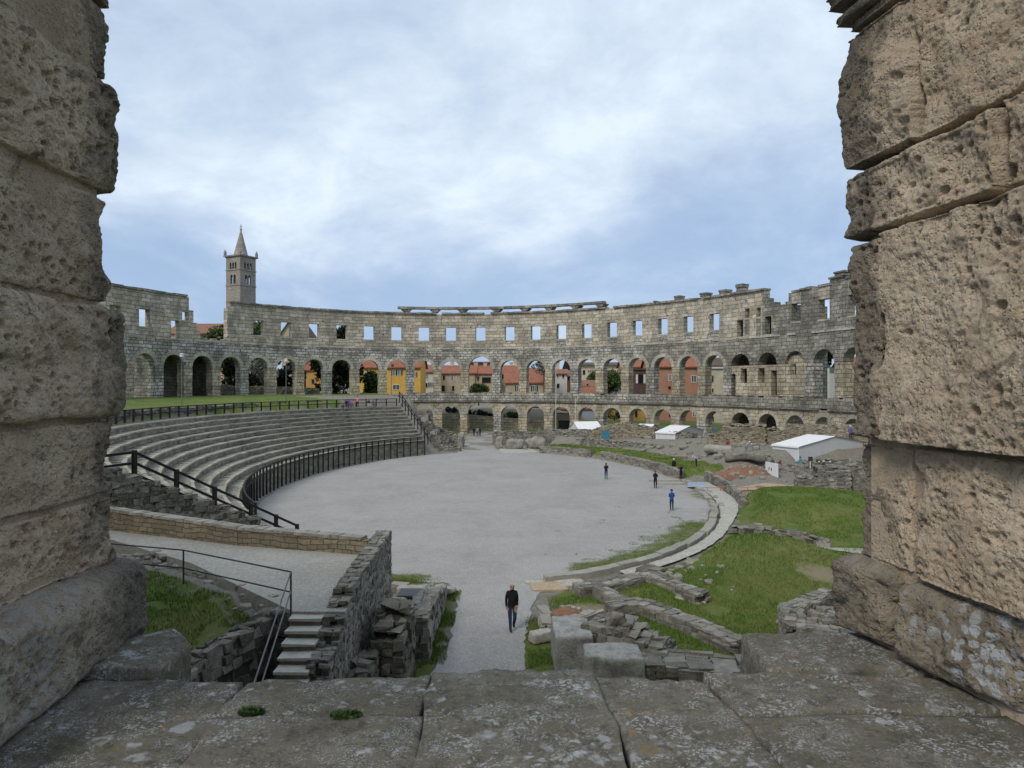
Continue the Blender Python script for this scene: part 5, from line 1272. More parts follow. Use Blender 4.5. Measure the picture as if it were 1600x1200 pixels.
house(1020, 1056, 150, 572.5, 551, 1.2, 12, 'salmon', 'roof', 'salmon house with tall red roof, left of its paler twin', [(1046.5, 590, 3.5, 9, 'w'), (1026, 590, 3, 9, 'w'), (1046, 606, 4, 5, 'd'), (1047, 645, 4, 12, 'd')])
house(1060, 1098, 148, 573, 557, 1.2, 12, 'salmon', 'roof', 'salmon house with white double windows, right twin', [(1084, 592, 7, 10, 'w'), (1085, 645, 5, 12, 'w')], chim=[(1086, 1.2)])
house(1108, 1142, 140, 576, 573.5, .8, 10, 'cream', 'offwhite', 'tall cream building with narrow windows below a brown roof', [(1113.5, 592, 2.5, 10, 'd'), (1113.5, 610, 2.5, 6, 'd'), (1114, 655, 2.5, 8, 'd'), (1114, 670, 3, 4.5, 'd'), (1121, 671, 3, 4.5, 'd')], 'flat', 'building', over=.35)
house(1100, 1140, 180, 571, 560, 4, 9, 'roof_old', 'roof_dark', 'brown roofed house standing behind the tall cream building', [])
house(1272, 1296, 116, 574, 572, .5, 6, 'offwhite', 'roof_dark', 'white and blue building seen through the open right arch', [(1284.5, 592, 8, 8, 'w'), (1286, 603, 5, 6, 'w'), (1284, 580, 6, 3, 'd')], 'flat', 'building', over=.1)
house(1322, 1350, 103, 570, 560, .5, 3, 'salmon', 'roof', 'reddish building seen through the rightmost arch', [(1326, 592, 4, 14, 'w')])
house(866, 932, 158, 639, 631, .5, 8, 'greyblue', 'roof', 'grey blue house with red roof behind the lower arches', [(876, 656, 5, 8, 'd')], over=.4)
house(944, 976, 152, 636, 630, .5, 7, 'ochre', 'roof_old', 'ochre house with ivy seen through a lower arch', [])
house(990, 1008, 150, 640, 634, .5, 7, 'ochre', 'roof_dark', 'ochre and dark house seen through a lower arch beside the broad ruin', [(994, 645, 4, 14, 'd')], 'flat', over=.2)
house(828, 862, 156, 648.5, 647, .5, 6, 'frame', 'frame', 'low white canopy roof behind a lower arch, right of the gate', [], 'flat', 'canopy', over=.3, name='canopy', group=None)
mb = MB(); c = P(882, 667, 141); mb.box(c.x-1.1, c.x+1.1, c.y, c.y+2, -.2, 2.3, 0, .0); mb.box(c.x-1.15, c.x+1.15, c.y-.05, c.y+2.05, 2.303, 2.38); tag(mb.build('container', M['dark']), 'black container standing before the grey blue house', 'container')
# church behind the left gap and its bell tower
house(258, 362, 168, 521, 507, 8.5, 16, 'beige', 'roof_old', 'long church nave roof behind the gap in the wall', [], 'side', 'church', name='church_nave', group=None)
house(440, 470, 165, 520, 499, 8.5, 12, 'beige', 'roof_dark', 'gabled house end seen through a square window right of the gap', [], 'gable')
T_Y = 190; tc = P(376.5, 505, T_Y); s = 5.3/2
bt_ = empty('bell_tower', (tc.x, tc.y, 8), 'tall square stone bell tower with pointed spire', 'bell tower', None, R(-27))
zt0 = lambda py: H-(py-600)/F*T_Y-8
def ring_wall(zlo, zhi, ops, name='shaft'):
    """four tower sides with arched openings: list of (u0,u1,zlo,zhi)"""
    mb = MB()
    for q in range(4):
        ca, sa = math.cos(q*math.pi/2), math.sin(q*math.pi/2)
        def bx(u0, u1, z0, z1, d0=0, d1=.5):
            p = [(u0, -s+d0, z0), (u1, -s+d0, z0), (u1, -s+d1, z0), (u0, -s+d1, z0), (u0, -s+d0, z1), (u1, -s+d0, z1), (u1, -s+d1, z1), (u0, -s+d1, z1)]
            mb.hexa([(x*ca-y*sa, x*sa+y*ca, z) for x, y, z in p])
        br = sorted({-s, s-.501} | {u for o in ops for u in o[:2]})
        for a, b in zip(br[:-1], br[1:]):
            m = (a+b)/2; hit = [o for o in ops if o[0] < m < o[1]]
            if hit:
                o = hit[0]; r_ = (b-a)/2; bx(a, b, zlo, o[2]); N = 6
                for i in range(N):
                    t0, t1 = math.pi*i/N, math.pi*(i+1)/N; xa, xb = m-r_*math.cos(t0), m-r_*math.cos(t1); za = o[3]+r_*min(math.sin(t0), math.sin(t1)); bx(xa, xb, za, zhi)
            else: bx(a, b, zlo, zhi)
    mb.build(name, M['tower'], bt_)
zA, zB, zC, zD = zt0(448), zt0(424.5), zt0(404), zt0(352)
ring_wall(-4, zA, [])
w2 = .62; ops = [(-1.45-w2, -1.45+.0, zA+.7, zA+2.4), (-1.3, -1.3+w2, zA+.7, zA+2.4), (1.3-w2, 1.3, zA+.7, zA+2.4), (1.45, 1.45+w2, zA+.7, zA+2.4)]
ops = [(-1.55, -.85, zA+.5, zA+2.45), (-.65, .05, zA+.5, zA+2.45)]; ops = [(o[0]-.0+.45, o[1]+.45, o[2], o[3]) for o in ops]
ops = [(-.98, -.12, zA+.45, zA+2.55), (.12, .98, zA+.45, zA+2.55)]
ring_wall(zA+.25, zB, ops, 'belfry')
ring_wall(zB+.25, zC, [(-1.28, -.62, zB+.4, zB+1.85), (-.33, .33, zB+.4, zB+1.85), (.62, 1.28, zB+.4, zB+1.85)], 'belfry')
for z, o, h in ((zA, .16, .25), (zB, .16, .25), (zC, .22, .2), (zC+.2, .5, .3)):
    mb = MB(); mb.box(-s-o, s+o, -s-o, s+o, z+.001, z+h); mb.build('string_course', M['tower'], bt_)
mb = MB(); b = 1.95; z0 = zC+.5; n = 8
ringp = lambda r_, z: [(r_*math.cos(math.pi/8+i*math.pi/4), r_*math.sin(math.pi/8+i*math.pi/4), z) for i in range(8)]
mb.add(ringp(2.05, z0)+ringp(.14, zD-1.3), [(i, (i+1) % 8, 8+(i+1) % 8, 8+i) for i in range(8)]+[tuple(range(8, 16))]); mb.build('spire', M['tower'], bt_)
mb = MB(); mb.tube((0, 0, zD-1.35), (0, 0, zD+.2), .10, .08); mb.tube((0, 0, zD-1.3), (0, 0, zD-.9), .3, .3); mb.bar((-.4, 0, zD-.35), (.4, 0, zD-.35), .14); mb.build('cross', M['tower'], bt_)
for sx_ in (-1, 1):
    for sy_ in (-1, 1):
        mb = MB(); x, y = sx_*(s+.15), sy_*(s+.15); mb.tube((x, y, z0-.02), (x, y, z0+.9), .34, .38, 8); mb.tube((x, y, z0+.9), (x, y, z0+1.7), .38, .05, 8); mb.build('pinnacle', M['tower'], bt_)
mb = MB(); mb.tube((0, 0, zA+.7), (0, 0, zA+1.8), .55, .3, 10); mb.bar((-s+.4, 0, zA+2.1), (s-.4, 0, zA+2.1), .2); mb.tube((0, 0, zA+1.8), (0, 0, zA+2.1), .1); mb.build('bell', M['dkmetal'], bt_)
# distant dark spire
c = P(885, 580, 300); root = empty('church_spire', (c.x, c.y, 10), 'small dark pointed spire far off behind the cream house', 'spire')
mb = MB(); mb.box(-1.9, 1.9, -1.9, 1.9, -4, 5.0); mb.build('tower_base', M['offwhite'], root); mb = MB(); mb.tube((0, 0, 5.0), (0, 0, 11.5), 2.2, .08, 8); mb.build('spire', M['dark'], root)
# retaining wall and doors across the street behind the gate
root = empty('street_wall', (-8, 149, 0), 'long brownish retaining wall with dark doorways seen through the gate', 'wall')
mb = MB(); mb.hexa([(-24, 149, -1), (8, 147, -1), (8, 147.8, -1), (-24, 149.8, -1), (-24, 149, 4.3), (8, 147, 1.9), (8, 147.8, 1.9), (-24, 149.8, 4.3)]); relto(mb.build('wall', M['ashlar_tan']), root)
for px, w_ in ((707, 3.4), (739, 2.6), (756, 3.8)):
    c = P(px, 665, 148.0); m2 = MB(); hw = w_/F*148; yy_ = 149-(c.x+24)/32*2
    for b in ((-hw-.15, -hw, 0), (hw, hw+.15, 0)): m2.box(c.x+b[0], c.x+b[1], yy_-.12, yy_+.1, 0, 2.3)
    m2.box(c.x-hw-.15, c.x+hw+.15, yy_-.12, yy_+.1, 2.303, 2.45)
    fr = relto(m2.build('door_frame', M['ring']), root); m2 = MB(); m2.box(c.x-hw, c.x+hw, yy_-.06, yy_+.05, 0, 2.3); o = m2.build('door', M['dark']); o.parent = fr; o.matrix_parent_inverse = Matrix.Translation(-Vector(root.location))
mb = MB(); mb.box(8, 14, 146.8, 147.4, -1, 3.6); mb.box(8, 14, 146.7, 147.5, 3.603, 3.75); tag(mb.build('stone_wall', M['coursed']), 'brown stone wall seen through the second lower arch right of the gate', 'wall')

# ---- trees
def crown(blobs, n, leaf, seed, flat=.5):
    r = np.random.default_rng(seed); C = []
    wts = np.array([b[3]**2 for b in blobs]); wts = wts/wts.sum()
    idx = r.choice(len(blobs), n, p=wts); B = np.array(blobs)
    d = r.normal(size=(n, 3)); d /= np.linalg.norm(d, axis=1, keepdims=True); rad = B[idx, 3]*(.55+.5*r.random(n))
    c = B[idx, :3]+d*rad[:, None]*np.array([1, 1, .9])
    k = fbm(c*1.1/leaf*.16, 3, seed); keep = k > -.28; c = c[keep]; d = d[keep]; m = len(c)
    a = r.normal(size=(m, 3))+d*.4; a /= np.linalg.norm(a, axis=1, keepdims=True); b = np.cross(a, r.normal(size=(m, 3))); b /= np.linalg.norm(b, axis=1, keepdims=True); L = leaf*(.5+r.random(m))[:, None]
    v = np.stack([c-a*L, c+b*L*.42, c+a*L, c-b*L*.42], 1).reshape(-1, 3); f = np.arange(m*4).reshape(m, 4)
    return v, f
def tree(name, base, blobs, n, leaf, mat, label, h_trunk, tr=.16, seed=1, group=None, trunk=True, cat='tree', bmat='trunk'):
    root = empty(name, base, label, cat, group); b = np.array(base)
    v, f = crown([(x, y, z, q) for x, y, z, q in blobs], n, leaf, seed)
    npmesh('crown', v, f, M[mat], root, False)
    mb = MB(); mb.tube((0, 0, -.6), (0, 0, h_trunk), tr, tr*.65, 8); r = random.Random(seed)
    for x, y, z, q in blobs: mb.tube((0, 0, h_trunk*.8), (x*.9, y*.9, z), tr*.5, tr*.15, 6)
    mb.build('trunk', M[bmat], root)
    return root
def at(px, py, Y): return tuple(P(px, py, Y))
def blobs_px(base, Y, lst):  # (px, py, r)
    out = []
    for i, (px, py, q) in enumerate(lst):
        c = P(px, py, Y); out.append((c.x-base[0], ((i*37) % 7-3)*.18*q, c.z-base[2], q))
    return out
def ptree(px, py, Y, lst, n, leaf, mat, label, seed, **k):
    b = P(px, py, Y); z = zt(b.x, b.y); b.z = min(b.z, max(z, b.z-2)); bl = blobs_px(b, Y, lst)
    return tree(k.pop('name', 'leafy_tree'), tuple(b), bl, n, leaf, mat, label, max(1.0, min(q[2] for q in bl)*.9), seed=seed, **k)
TG = 'trees behind the far wall'
ptree(348, 545, 132, [(328, 531, 1.5), (340, 524, 1.8), (352, 519, 2.0), (362, 515, 2.0), (349, 532, 2.2), (366, 527, 2.0), (335, 536, 1.6)], 2600, .32, 'leaf_mid', 'green bush filling the gap in the wall beside the bell tower', 1, name='bush', group=TG)
ptree(408, 560, 134, [(404, 512, 1.6), (412, 518, 1.7), (405, 524, 1.8), (411, 508, 1.1)], 1300, .3, 'leaf_mid', 'green tree top seen through the first square window right of the gap', 2, group=TG)
ptree(411, 612, 133, [(402, 575, 1.6), (412, 568, 2.0), (420, 580, 1.8), (410, 590, 1.3)], 800, .3, 'leaf_grey', 'sparse grey green tree seen through the arch below the tree top window', 3, group=TG)
ptree(537, 618, 143, [(537, 523, 1.7), (541, 516, 1.2), (536, 535, 2.6), (538, 550, 3.2), (536, 566, 3.4), (530, 580, 3.2), (543, 582, 3.2), (536, 596, 3.2)], 9000, .42, 'leaf_dark', 'tall black green evergreen, its tip filling half a square window', 4, name='evergreen_tree', group=TG)
ptree(504, 618, 142, [(503, 560, 1.9), (503, 573, 2.2), (505, 587, 2.2), (506, 598, 2.0), (512, 580, 1.9)], 5000, .4, 'leaf_dark', 'black green evergreen beside the ochre house', 5, name='evergreen_tree', group=TG)
ptree(455, 622, 138, [(446, 590, 2.0), (460, 585, 2.2), (452, 600, 2.2), (455, 576, 1.6)], 3000, .4, 'leaf_dark', 'dark shrubbery seen through the arch behind the second lamp post', 6, group=TG)
ptree(583, 640, 150, [(580, 590, 1.7), (588, 595, 1.7), (584, 606, 2.0), (578, 612, 1.6), (588, 618, 1.9)], 1300, .5, 'leaf_mid', 'dark spiky palm in front of the yellow house', 7, name='palm_tree', group=TG)
ptree(748, 615, 152, [(738, 610, 1.0), (745, 607, 1.3), (752, 607, 1.3), (758, 609, 1.0), (748, 612, 1.2)], 2200, .22, 'leaf_mid', 'clipped green hedge bush framed by the gate arch', 8, name='bush', group=TG)
ptree(850, 600, 165, [(842, 575, 1.8), (852, 568, 2.0), (846, 563, 1.6), (855, 578, 1.4)], 420, .45, 'leaf_grey', 'bare pale twigged tree above the low red roofs', 9, group=TG)
ptree(952, 612, 176, [(948, 598, 2.0), (955, 592, 2.4), (960, 588, 1.9), (950, 604, 2.0), (958, 600, 2.2), (946, 586, 1.2)], 3500, .4, 'leaf_mid', 'rounded green tree below the distant cream building', 10, group=TG)
ptree(925, 600, 200, [(924, 591, 1.6), (928, 588, 1.4)], 900, .4, 'leaf_mid', 'small green tree beside the low house with faded roof', 11, group=TG)
ptree(790, 650, 150, [(778, 646, .6), (788, 646.5, .7), (798, 648, .7), (806, 649, .7), (815, 650, .6)], 900, .25, 'leaf_mid', 'green hedge topping the street wall right of the gate', 12, name='bush', group=TG)
ptree(742, 648, 150.5, [(734, 643, .6), (742, 643, .7), (750, 645, .7), (758, 647, .6), (766, 649, .5), (700, 639, .6), (710, 640, .6)], 1200, .25, 'leaf_dark', 'dark hedge topping the street wall inside the gate arch', 13, name='bush', group=TG)
ptree(960, 655, 149, [(952, 647, 1.1), (960, 649, 1.2), (967, 647, 1.1)], 1200, .25, 'leaf_mid', 'ivy bush at the foot of the ochre house in a lower arch', 14, name='bush', group=TG)
ptree(842, 645, 158, [(838, 640, 1.6), (845, 637, 1.5)], 1500, .35, 'leaf_dark', 'dark tree above the low white canopy', 15, group=TG)
ptree(1284, 590, 118, [(1279, 556, 1.6), (1288, 552, 1.6), (1283, 562, 1.7)], 2200, .3, 'leaf_dark', 'dark tree top in the open right arch above the white and blue building', 16, group=TG)
# old boundary wall and shrubs on the hill behind the left arches
pts_ = [WM(SK(k)-1, 7.5, 0) for k in np.arange(-9.2, -4.4, .8)]
stone_wall('boundary_wall', [(p[0], p[1]) for p in pts_], 6.5, [9.6, 9.5, 9.3, 9.2, 9.0, 8.8, 8.6][:len(pts_)], .6, [M['rubble_dark'], M['core']], 'dark old boundary wall behind the left arches', 'wall', (.6, .3), .05, 140)
pts_ = [WM(SK(k), 12, 0) for k in (-9.6, -9.1, -8.7)]
ptree(366, 612, 139, [(356, 570, 2.6), (366, 566, 2.8), (376, 572, 2.6), (361, 588, 2.8), (374, 590, 2.6), (366, 604, 2.5)], 6000, .42, 'leaf_dark', 'dense dark tree filling the arch below the bell tower', 30, group=TG)
ptree(418, 600, 146, [(400, 566, 1.6), (424, 563, 2.0), (404, 600, 2.6), (418, 602, 2.6), (410, 580, 1.2)], 3000, .42, 'leaf_dark', 'dark tree with gaps in the arch left of the second lamp post', 31, group=TG)
# far wooded ridge
xs = np.linspace(-2600, 2600, 120); mb = MB()
hh = 26+26*fbm(np.stack([xs*.0022, 0*xs, 0*xs], -1), 4, 2)+np.clip(xs/60, -20, 26)
v = []
for x, h in zip(xs, hh): v += [(x, 1300, -5), (x, 1500, max(h, 6)+10), (x, 2000, -5)]
mb.add(v, [(3*i+k, 3*i+3+k, 3*i+4+k, 3*i+1+k) for i in range(119) for k in (0, 1)])
mb.build('hills', M['hill'])['kind'] = 'structure'
# small parked car glimpsed through a lower arch
c = P(1112, 681, 118); root = empty('parked_car', (c.x, c.y, 1.0), 'small pale car glimpsed through a lower arch beside the large ruin', 'car', None, R(80))
mb = MB(); prof = [(-2, .3), (2, .3), (2.05, .75), (1.2, .92), (.6, 1.42), (-1.1, 1.45), (-1.9, .95)]
mb.add([(x, -.82, z) for x, z in prof]+[(x, .82, z) for x, z in prof], [tuple(range(7)), tuple(range(13, 6, -1))]+[(i, 7+i, 7+(i+1) % 7, (i+1) % 7) for i in range(7)]); mb.build('body', M['steel'], root, bevel=.06)
mb = MB(); mb.hexa([(1.12, -.7, .97), (1.12, .7, .97), (.66, .66, 1.38), (.66, -.66, 1.38), (1.16, -.7, .97), (1.16, .7, .97), (.72, .66, 1.38), (.72, -.66, 1.38)]); mb.build('windscreen', M['glass'], root)
for x in (-1.25, 1.25):
    for y in (-.8, .8): mb = MB(); mb.tube((x, y-.1, .32), (x, y+.1, .32), .32, n=14); mb.build('wheel', M['iron'], root)
# ================================================================== grass blades
def blades(name, xy, z, h, wd, seed):
    r = np.random.default_rng(seed); n = len(xy); a = r.random(n)*6.283; hh = h*(.45+.8*r.random(n)); lean = .5*r.random(n)
    c, s = np.cos(a), np.sin(a); b = np.stack([xy[:, 0], xy[:, 1], z-.01], 1); sd_ = np.stack([-s, c, 0*s], 1)*(wd*(.6+.8*r.random(n)))[:, None]*.5
    tip = b+np.stack([c*hh*lean, s*hh*lean, hh], 1); v = np.stack([b-sd_, b+sd_, tip], 1).reshape(-1, 3)
    return v, np.arange(n*3).reshape(n, 3)
def scatter(x0, x1, y0, y1, n, cond, seed, zf=None):
    r = np.random.default_rng(seed); xy = np.stack([r.uniform(x0, x1, n), r.uniform(y0, y1, n)], 1)
    a, d = arena_td(xy[:, 0], xy[:, 1]); t = turf_of(xy[:, 0], xy[:, 1], a, d)+.9*fbm(np.stack([xy[:, 0]*.8, xy[:, 1]*.8, 0*xy[:, 0]], -1), 4, 3)
    return xy[(t > .5) & cond(xy[:, 0], xy[:, 1], a, d)]
allv, allf, k = [], [], 0
def add_blades(xy, z, h, wd, seed):
    global k
    v, f = blades('g', xy, z, h, wd, seed); allv.append(v); allf.append(f+k); k += len(v)
def bare(x, y):
    m = np.zeros(len(x), bool)
    for cx, cy, rx, ry in ((15.2, 34.6, 1.3, .8), (17, 44.3, 3, .4), (19, 37.6, 1.8, .5), (3.2, 30.3, 1.2, .8)): m |= np.hypot((x-cx)/rx, (y-cy)/ry) < 1
    return m
xy = scatter(.4, 18, 19.5, 34, 95000, lambda x, y, a, d: (d > 2.7) & ~bare(x, y) & (x > .55), 1); add_blades(xy, terrain(xy[:, 0], xy[:, 1]), .12, .03, 11)
xy = scatter(-3.4, -2.3, 18, 33, 14000, lambda x, y, a, d: x > -3.4, 2); add_blades(xy, terrain(xy[:, 0], xy[:, 1]), .12, .03, 12)
xy = scatter(5, 34, 34, 62, 130000, lambda x, y, a, d: (d > 2.8) & ~bare(x, y), 3); add_blades(xy, terrain(xy[:, 0], xy[:, 1]), .13, .05, 13)
xy = scatter(1.5, 19, 33, 62, 90000, lambda x, y, a, d: (d < -.1) & (rim_turf(x, y)+.6*fbm(np.stack([x*1.1, y*1.1, 0*x], -1), 4, 8) > .62), 4); add_blades(xy, terrain(xy[:, 0], xy[:, 1])+.03, .08, .035, 14)
xy = scatter(4, 26, 68, 102, 50000, lambda x, y, a, d: (d > .8) & (d < 5.3) & (a > 8) & (a < 70), 5); add_blades(xy, terrain(xy[:, 0], xy[:, 1]), .16, .09, 15)
r2 = np.random.default_rng(9); u = r2.random(46000); w2_ = r2.random(46000)
ii_ = np.clip((w2_*59).astype(int), 0, 58); jj_ = np.clip((u*59).astype(int), 0, 58); q = bq[ii_, jj_]*(1-(w2_*59-ii_))[:, None]*1+bq[ii_+1, jj_]*(w2_*59-ii_)[:, None]
q2 = bq[ii_, jj_+1]*(1-(w2_*59-ii_))[:, None]+bq[ii_+1, jj_+1]*(w2_*59-ii_)[:, None]; fu = (u*59-jj_)[:, None]; q = q*(1-fu)+q2*fu
kk = fbm(q*np.array([.9, .9, 0]), 4, 6)*.5+np.where((w2_ > .94) | (u > .97), -.45, np.where((u > .92) | (w2_ > .85), -.05, .4)); q = q[kk > 0]
add_blades(q[:, :2], q[:, 2], .12, .028, 16)
r3 = np.random.default_rng(10); n3 = 1500; q = np.stack([-5.3+1.3*r3.normal(size=n3)*.5, 34.6+.35*r3.normal(size=n3)], 1); add_blades(q, np.full(n3, .03), .11, .03, 17)
go2 = npmesh('grass', np.concatenate(allv), np.concatenate(allf), M['grass'], None, False); go2['kind'] = 'stuff'

# ================================================================== people
POSES = {
 'stand': dict(),
 'walk': dict(lk=(.05, -.08, .27), la=(.05, .10, .075), lt=(.05, .03, .035), rk=(-.05, -.07, .285), ra=(-.05, -.13, .05), rt=(-.05, -.21, .03), le=(.118, .04, .645), lw=(.112, -.02, .51), lh=(.105, -.045, .465), re=(-.118, .035, .64), rw=(-.118, .03, .49), rh=(-.112, .015, .445)),
 'photo': dict(le=(.12, -.10, .68), lw=(.06, -.20, .82), lh=(.04, -.23, .86), re=(-.12, -.10, .68), rw=(-.06, -.20, .82), rh=(-.04, -.23, .86)),
 'arms': dict(le=(.19, -.05, .74), lw=(.20, -.14, .84), lh=(.19, -.17, .88), re=(-.19, -.05, .74), rw=(-.20, -.14, .84), rh=(-.19, -.17, .88)),
 'chest': dict(le=(.13, .0, .65), lw=(.05, -.12, .67), lh=(.01, -.14, .69), re=(-.13, .0, .65), rw=(-.05, -.12, .66), rh=(-.01, -.14, .67)),
 'sit': dict(off=-.27, lk=(.07, -.25, .52), la=(.07, -.27, .31), lt=(.07, -.34, .285), rk=(-.07, -.25, .52), ra=(-.07, -.27, .31), rt=(-.07, -.34, .285), le=(.14, -.05, .66), lw=(.09, -.17, .58), lh=(.07, -.21, .57), re=(-.14, -.05, .66), rw=(-.09, -.17, .58), rh=(-.07, -.21, .57)),
 'bend': dict(sp=(0, -.05, .61), ch=(0, -.17, .69), nk=(0, -.26, .73), hb=(0, -.29, .75), hc=(0, -.34, .77), ht=(0, -.37, .80), ls=(.10, -.21, .70), rs=(-.10, -.21, .70), le=(.11, -.26, .56), lw=(.09, -.28, .43), lh=(.08, -.29, .38), re=(-.11, -.26, .56), rw=(-.09, -.28, .43), rh=(-.08, -.29, .38)),
}
BASE = dict(pv=(0, 0, .53), sp=(0, -.005, .62), ch=(0, .0, .735), nk=(0, .005, .825), hb=(0, -.005, .865), hc=(0, -.012, .925), ht=(0, -.008, .965), ls=(.092, .005, .79), rs=(-.092, .005, .79), le=(.118, .025, .64), lw=(.118, -.005, .50), lh=(.112, -.015, .455), re=(-.118, .025, .64), rw=(-.118, -.005, .50), rh=(-.112, -.015, .455),
 lp=(.052, 0, .50), rp=(-.052, 0, .50), lk=(.055, -.01, .28), rk=(-.055, -.01, .28), la=(.055, .015, .05), ra=(-.055, .015, .05), lt=(.06, -.06, .025), rt=(-.06, -.06, .025))
RAD = dict(pv=.088, sp=.080, ch=.088, nk=.033, hb=.042, hc=.056, ht=.042, ls=.045, rs=.045, le=.031, re=.031, lw=.022, rw=.022, lh=.020, rh=.020, lp=.060, rp=.060, lk=.041, rk=.041, la=.030, ra=.030, lt=.024, rt=.024)
BONES = [('pv', 'sp', 't'), ('sp', 'ch', 't'), ('ch', 'nk', 't'), ('nk', 'hb', 't'), ('hb', 'hc', 's'), ('hc', 'ht', 's'), ('ch', 'ls', 't'), ('ls', 'le', 't'), ('le', 'lw', 't'), ('lw', 'lh', 's'), ('ch', 'rs', 't'), ('rs', 're', 't'), ('re', 'rw', 't'), ('rw', 'rh', 's'),
 ('pv', 'lp', 'p'), ('lp', 'lk', 'p'), ('lk', 'la', 'p'), ('la', 'lt', 'f'), ('pv', 'rp', 'p'), ('rp', 'rk', 'p'), ('rk', 'ra', 'p'), ('ra', 'rt', 'f')]
_cm = {}
def cloth(c, rough=.85):
    if c not in _cm: _cm[c] = plain('cloth', c, rough, 0, .1, 9)
    return _cm[c]
HAIR = cloth((.015, .012, .010)); SHOE = cloth((.02, .018, .017), .5)
def person(c, h, yaw, pose, topc, legc, label, hair='hair', haircol=None, group='visitors in the amphitheatre', detail=False, seat=0.0, skirt=None):
    J = dict(BASE); ps = dict(POSES[pose]); off = ps.pop('off', 0); J.update(ps)
    bm = bmesh.new(); sk = bm.verts.layers.skin.verify(); vd = {}
    for n_, p in J.items():
        v = bm.verts.new(p); vd[n_] = v; rr = RAD[n_]; v[sk].radius = (rr*(1.12 if n_ in ('pv', 'sp', 'ch') else 1), rr*(.78 if n_ in ('pv', 'sp', 'ch') else 1.0))
    vd['pv'][sk].use_root = True
    for a, b, _ in BONES: bm.edges.new((vd[a], vd[b]))
    segs = [(np.array(J[a]), np.array(J[b]), m) for a, b, m in BONES]
    def chain(pts, rads, m):
        prev = None
        for i, (p, q) in enumerate(zip(pts, rads)):
            v = bm.verts.new(p); v[sk].radius = (q, q)
            if i == 0: v[sk].use_root = True
            if prev is not None: bm.edges.new((prev, v))
            prev = v
        for a, b in zip(pts[:-1], pts[1:]): segs.append((np.array(a), np.array(b), m))
    if detail:
        hx, hy, hz = J['hc']
        chain([(0, hy-.045, hz+.004), (0, hy-.062, hz-.008), (0, hy-.066, hz-.016)], (.006, .009, .010), 's')     # nose
        chain([(-.018, hy-.052, hz-.034), (.018, hy-.052, hz-.034)], (.006, .006), 's')                             # lips
        for s_ in (-1, 1):
            chain([(s_*.055, hy+.008, hz+.008), (s_*.060, hy+.012, hz-.012)], (.010, .007), 's')                    # ears
            w_, hd = np.array(J['lw' if s_ > 0 else 'rw']), np.array(J['lh' if s_ > 0 else 'rh']); dv = (hd-w_)/np.linalg.norm(hd-w_)
            for q in range(4):
                y = (q-1.5)*.0105; ln = (.040, .046, .043, .034)[q]; b0 = hd+np.array([0, y, 0]); chain([tuple(b0), tuple(b0+dv*ln*.55+np.array([-s_*.003, 0, 0])), tuple(b0+dv*ln+np.array([-s_*.011, 0, 0]))], (.0055, .005, .004), 's')
            chain([tuple(w_+dv*.018+np.array([0, -.010, 0])), tuple(w_+dv*.040+np.array([-s_*.006, -.026, 0])), tuple(w_+dv*.060+np.array([-s_*.010, -.028, 0]))], (.007, .006, .005), 's')
    me = bpy.data.meshes.new('person'); bm.to_mesh(me); bm.free()
    tmp = bpy.data.objects.new('tmp_body', me); COL.objects.link(tmp)
    m_ = tmp.modifiers.new('skin', 'SKIN'); m_.use_smooth_shade = True; m2 = tmp.modifiers.new('sub', 'SUBSURF'); m2.levels = 2 if detail else 1; m2.render_levels = m2.levels
    dg = bpy.context.evaluated_depsgraph_get(); ev = tmp.evaluated_get(dg); nm = bpy.data.meshes.new_from_object(ev)
    bpy.data.objects.remove(tmp); nm.name = 'person'
    nv = len(nm.vertices); co_ = np.zeros(nv*3); nm.vertices.foreach_get('co', co_); co_ = co_.reshape(-1, 3)
    nm.materials.clear()
    for q in (cloth(topc), cloth(legc), M['skin'], SHOE): nm.materials.append(q)
    cen = np.array([p.center for p in nm.polygons]); best = np.full(len(cen), 9.0); mi = np.zeros(len(cen), np.int32); code = dict(t=0, p=1, s=2, f=3)
    for a, b, m in segs:
        ab = b-a; t = np.clip(((cen-a)@ab)/max(ab@ab, 1e-9), 0, 1); d_ = np.linalg.norm(cen-(a+t[:, None]*ab), axis=1); w_ = d_ < best
        best = np.where(w_, d_, best); mi = np.where(w_, code[m], mi)
    if pose not in ('sit', 'bend'):
        mi = np.where((mi == 1) & (cen[:, 2] > .50), 0, mi)
    nm.polygons.foreach_set('material_index', mi); nm.polygons.foreach_set('use_smooth', np.ones(len(cen), bool))
    co2 = co_*h; co2[:, 2] += off*h
    nm.vertices.foreach_set('co', co2.astype(np.float32).ravel()); nm.update()
    o = bpy.data.objects.new('person', nm); COL.objects.link(o); o.location = c; o.rotation_euler.z = yaw
    tag(o, label, 'person', group)
    hc = Vector(J['hc'])
    if hair:
        mb = MB(); N = 10
        for i in range(6):
            th = i/5*(1.75 if hair == 'hair' else 1.5)
            for j in range(N):
                an = 2*math.pi*j/N; rr = .064*math.sin(th); dz = .066*math.cos(th)
                fr = max(0, -math.sin(an))
                if hair == 'hair' and i == 5: rr *= 1.0; dz += .05*fr
                x, y = rr*math.cos(an), rr*math.sin(an)*1.08
                if hair == 'cap' and i == 5 and fr > .5: y -= .045
                mb.v.append(((hc.x+x)*h, (hc.y+.006+y)*h, (hc.z+.006+dz+off)*h))
        for i in range(5):
            for j in range(N): mb.f.append((i*N+j, (i+1)*N+j, (i+1)*N+(j+1) % N, i*N+(j+1) % N)); mb.mi.append(0)
        mb.build('hair' if hair == 'hair' else 'cap', cloth(haircol) if haircol else HAIR, o, None, True)
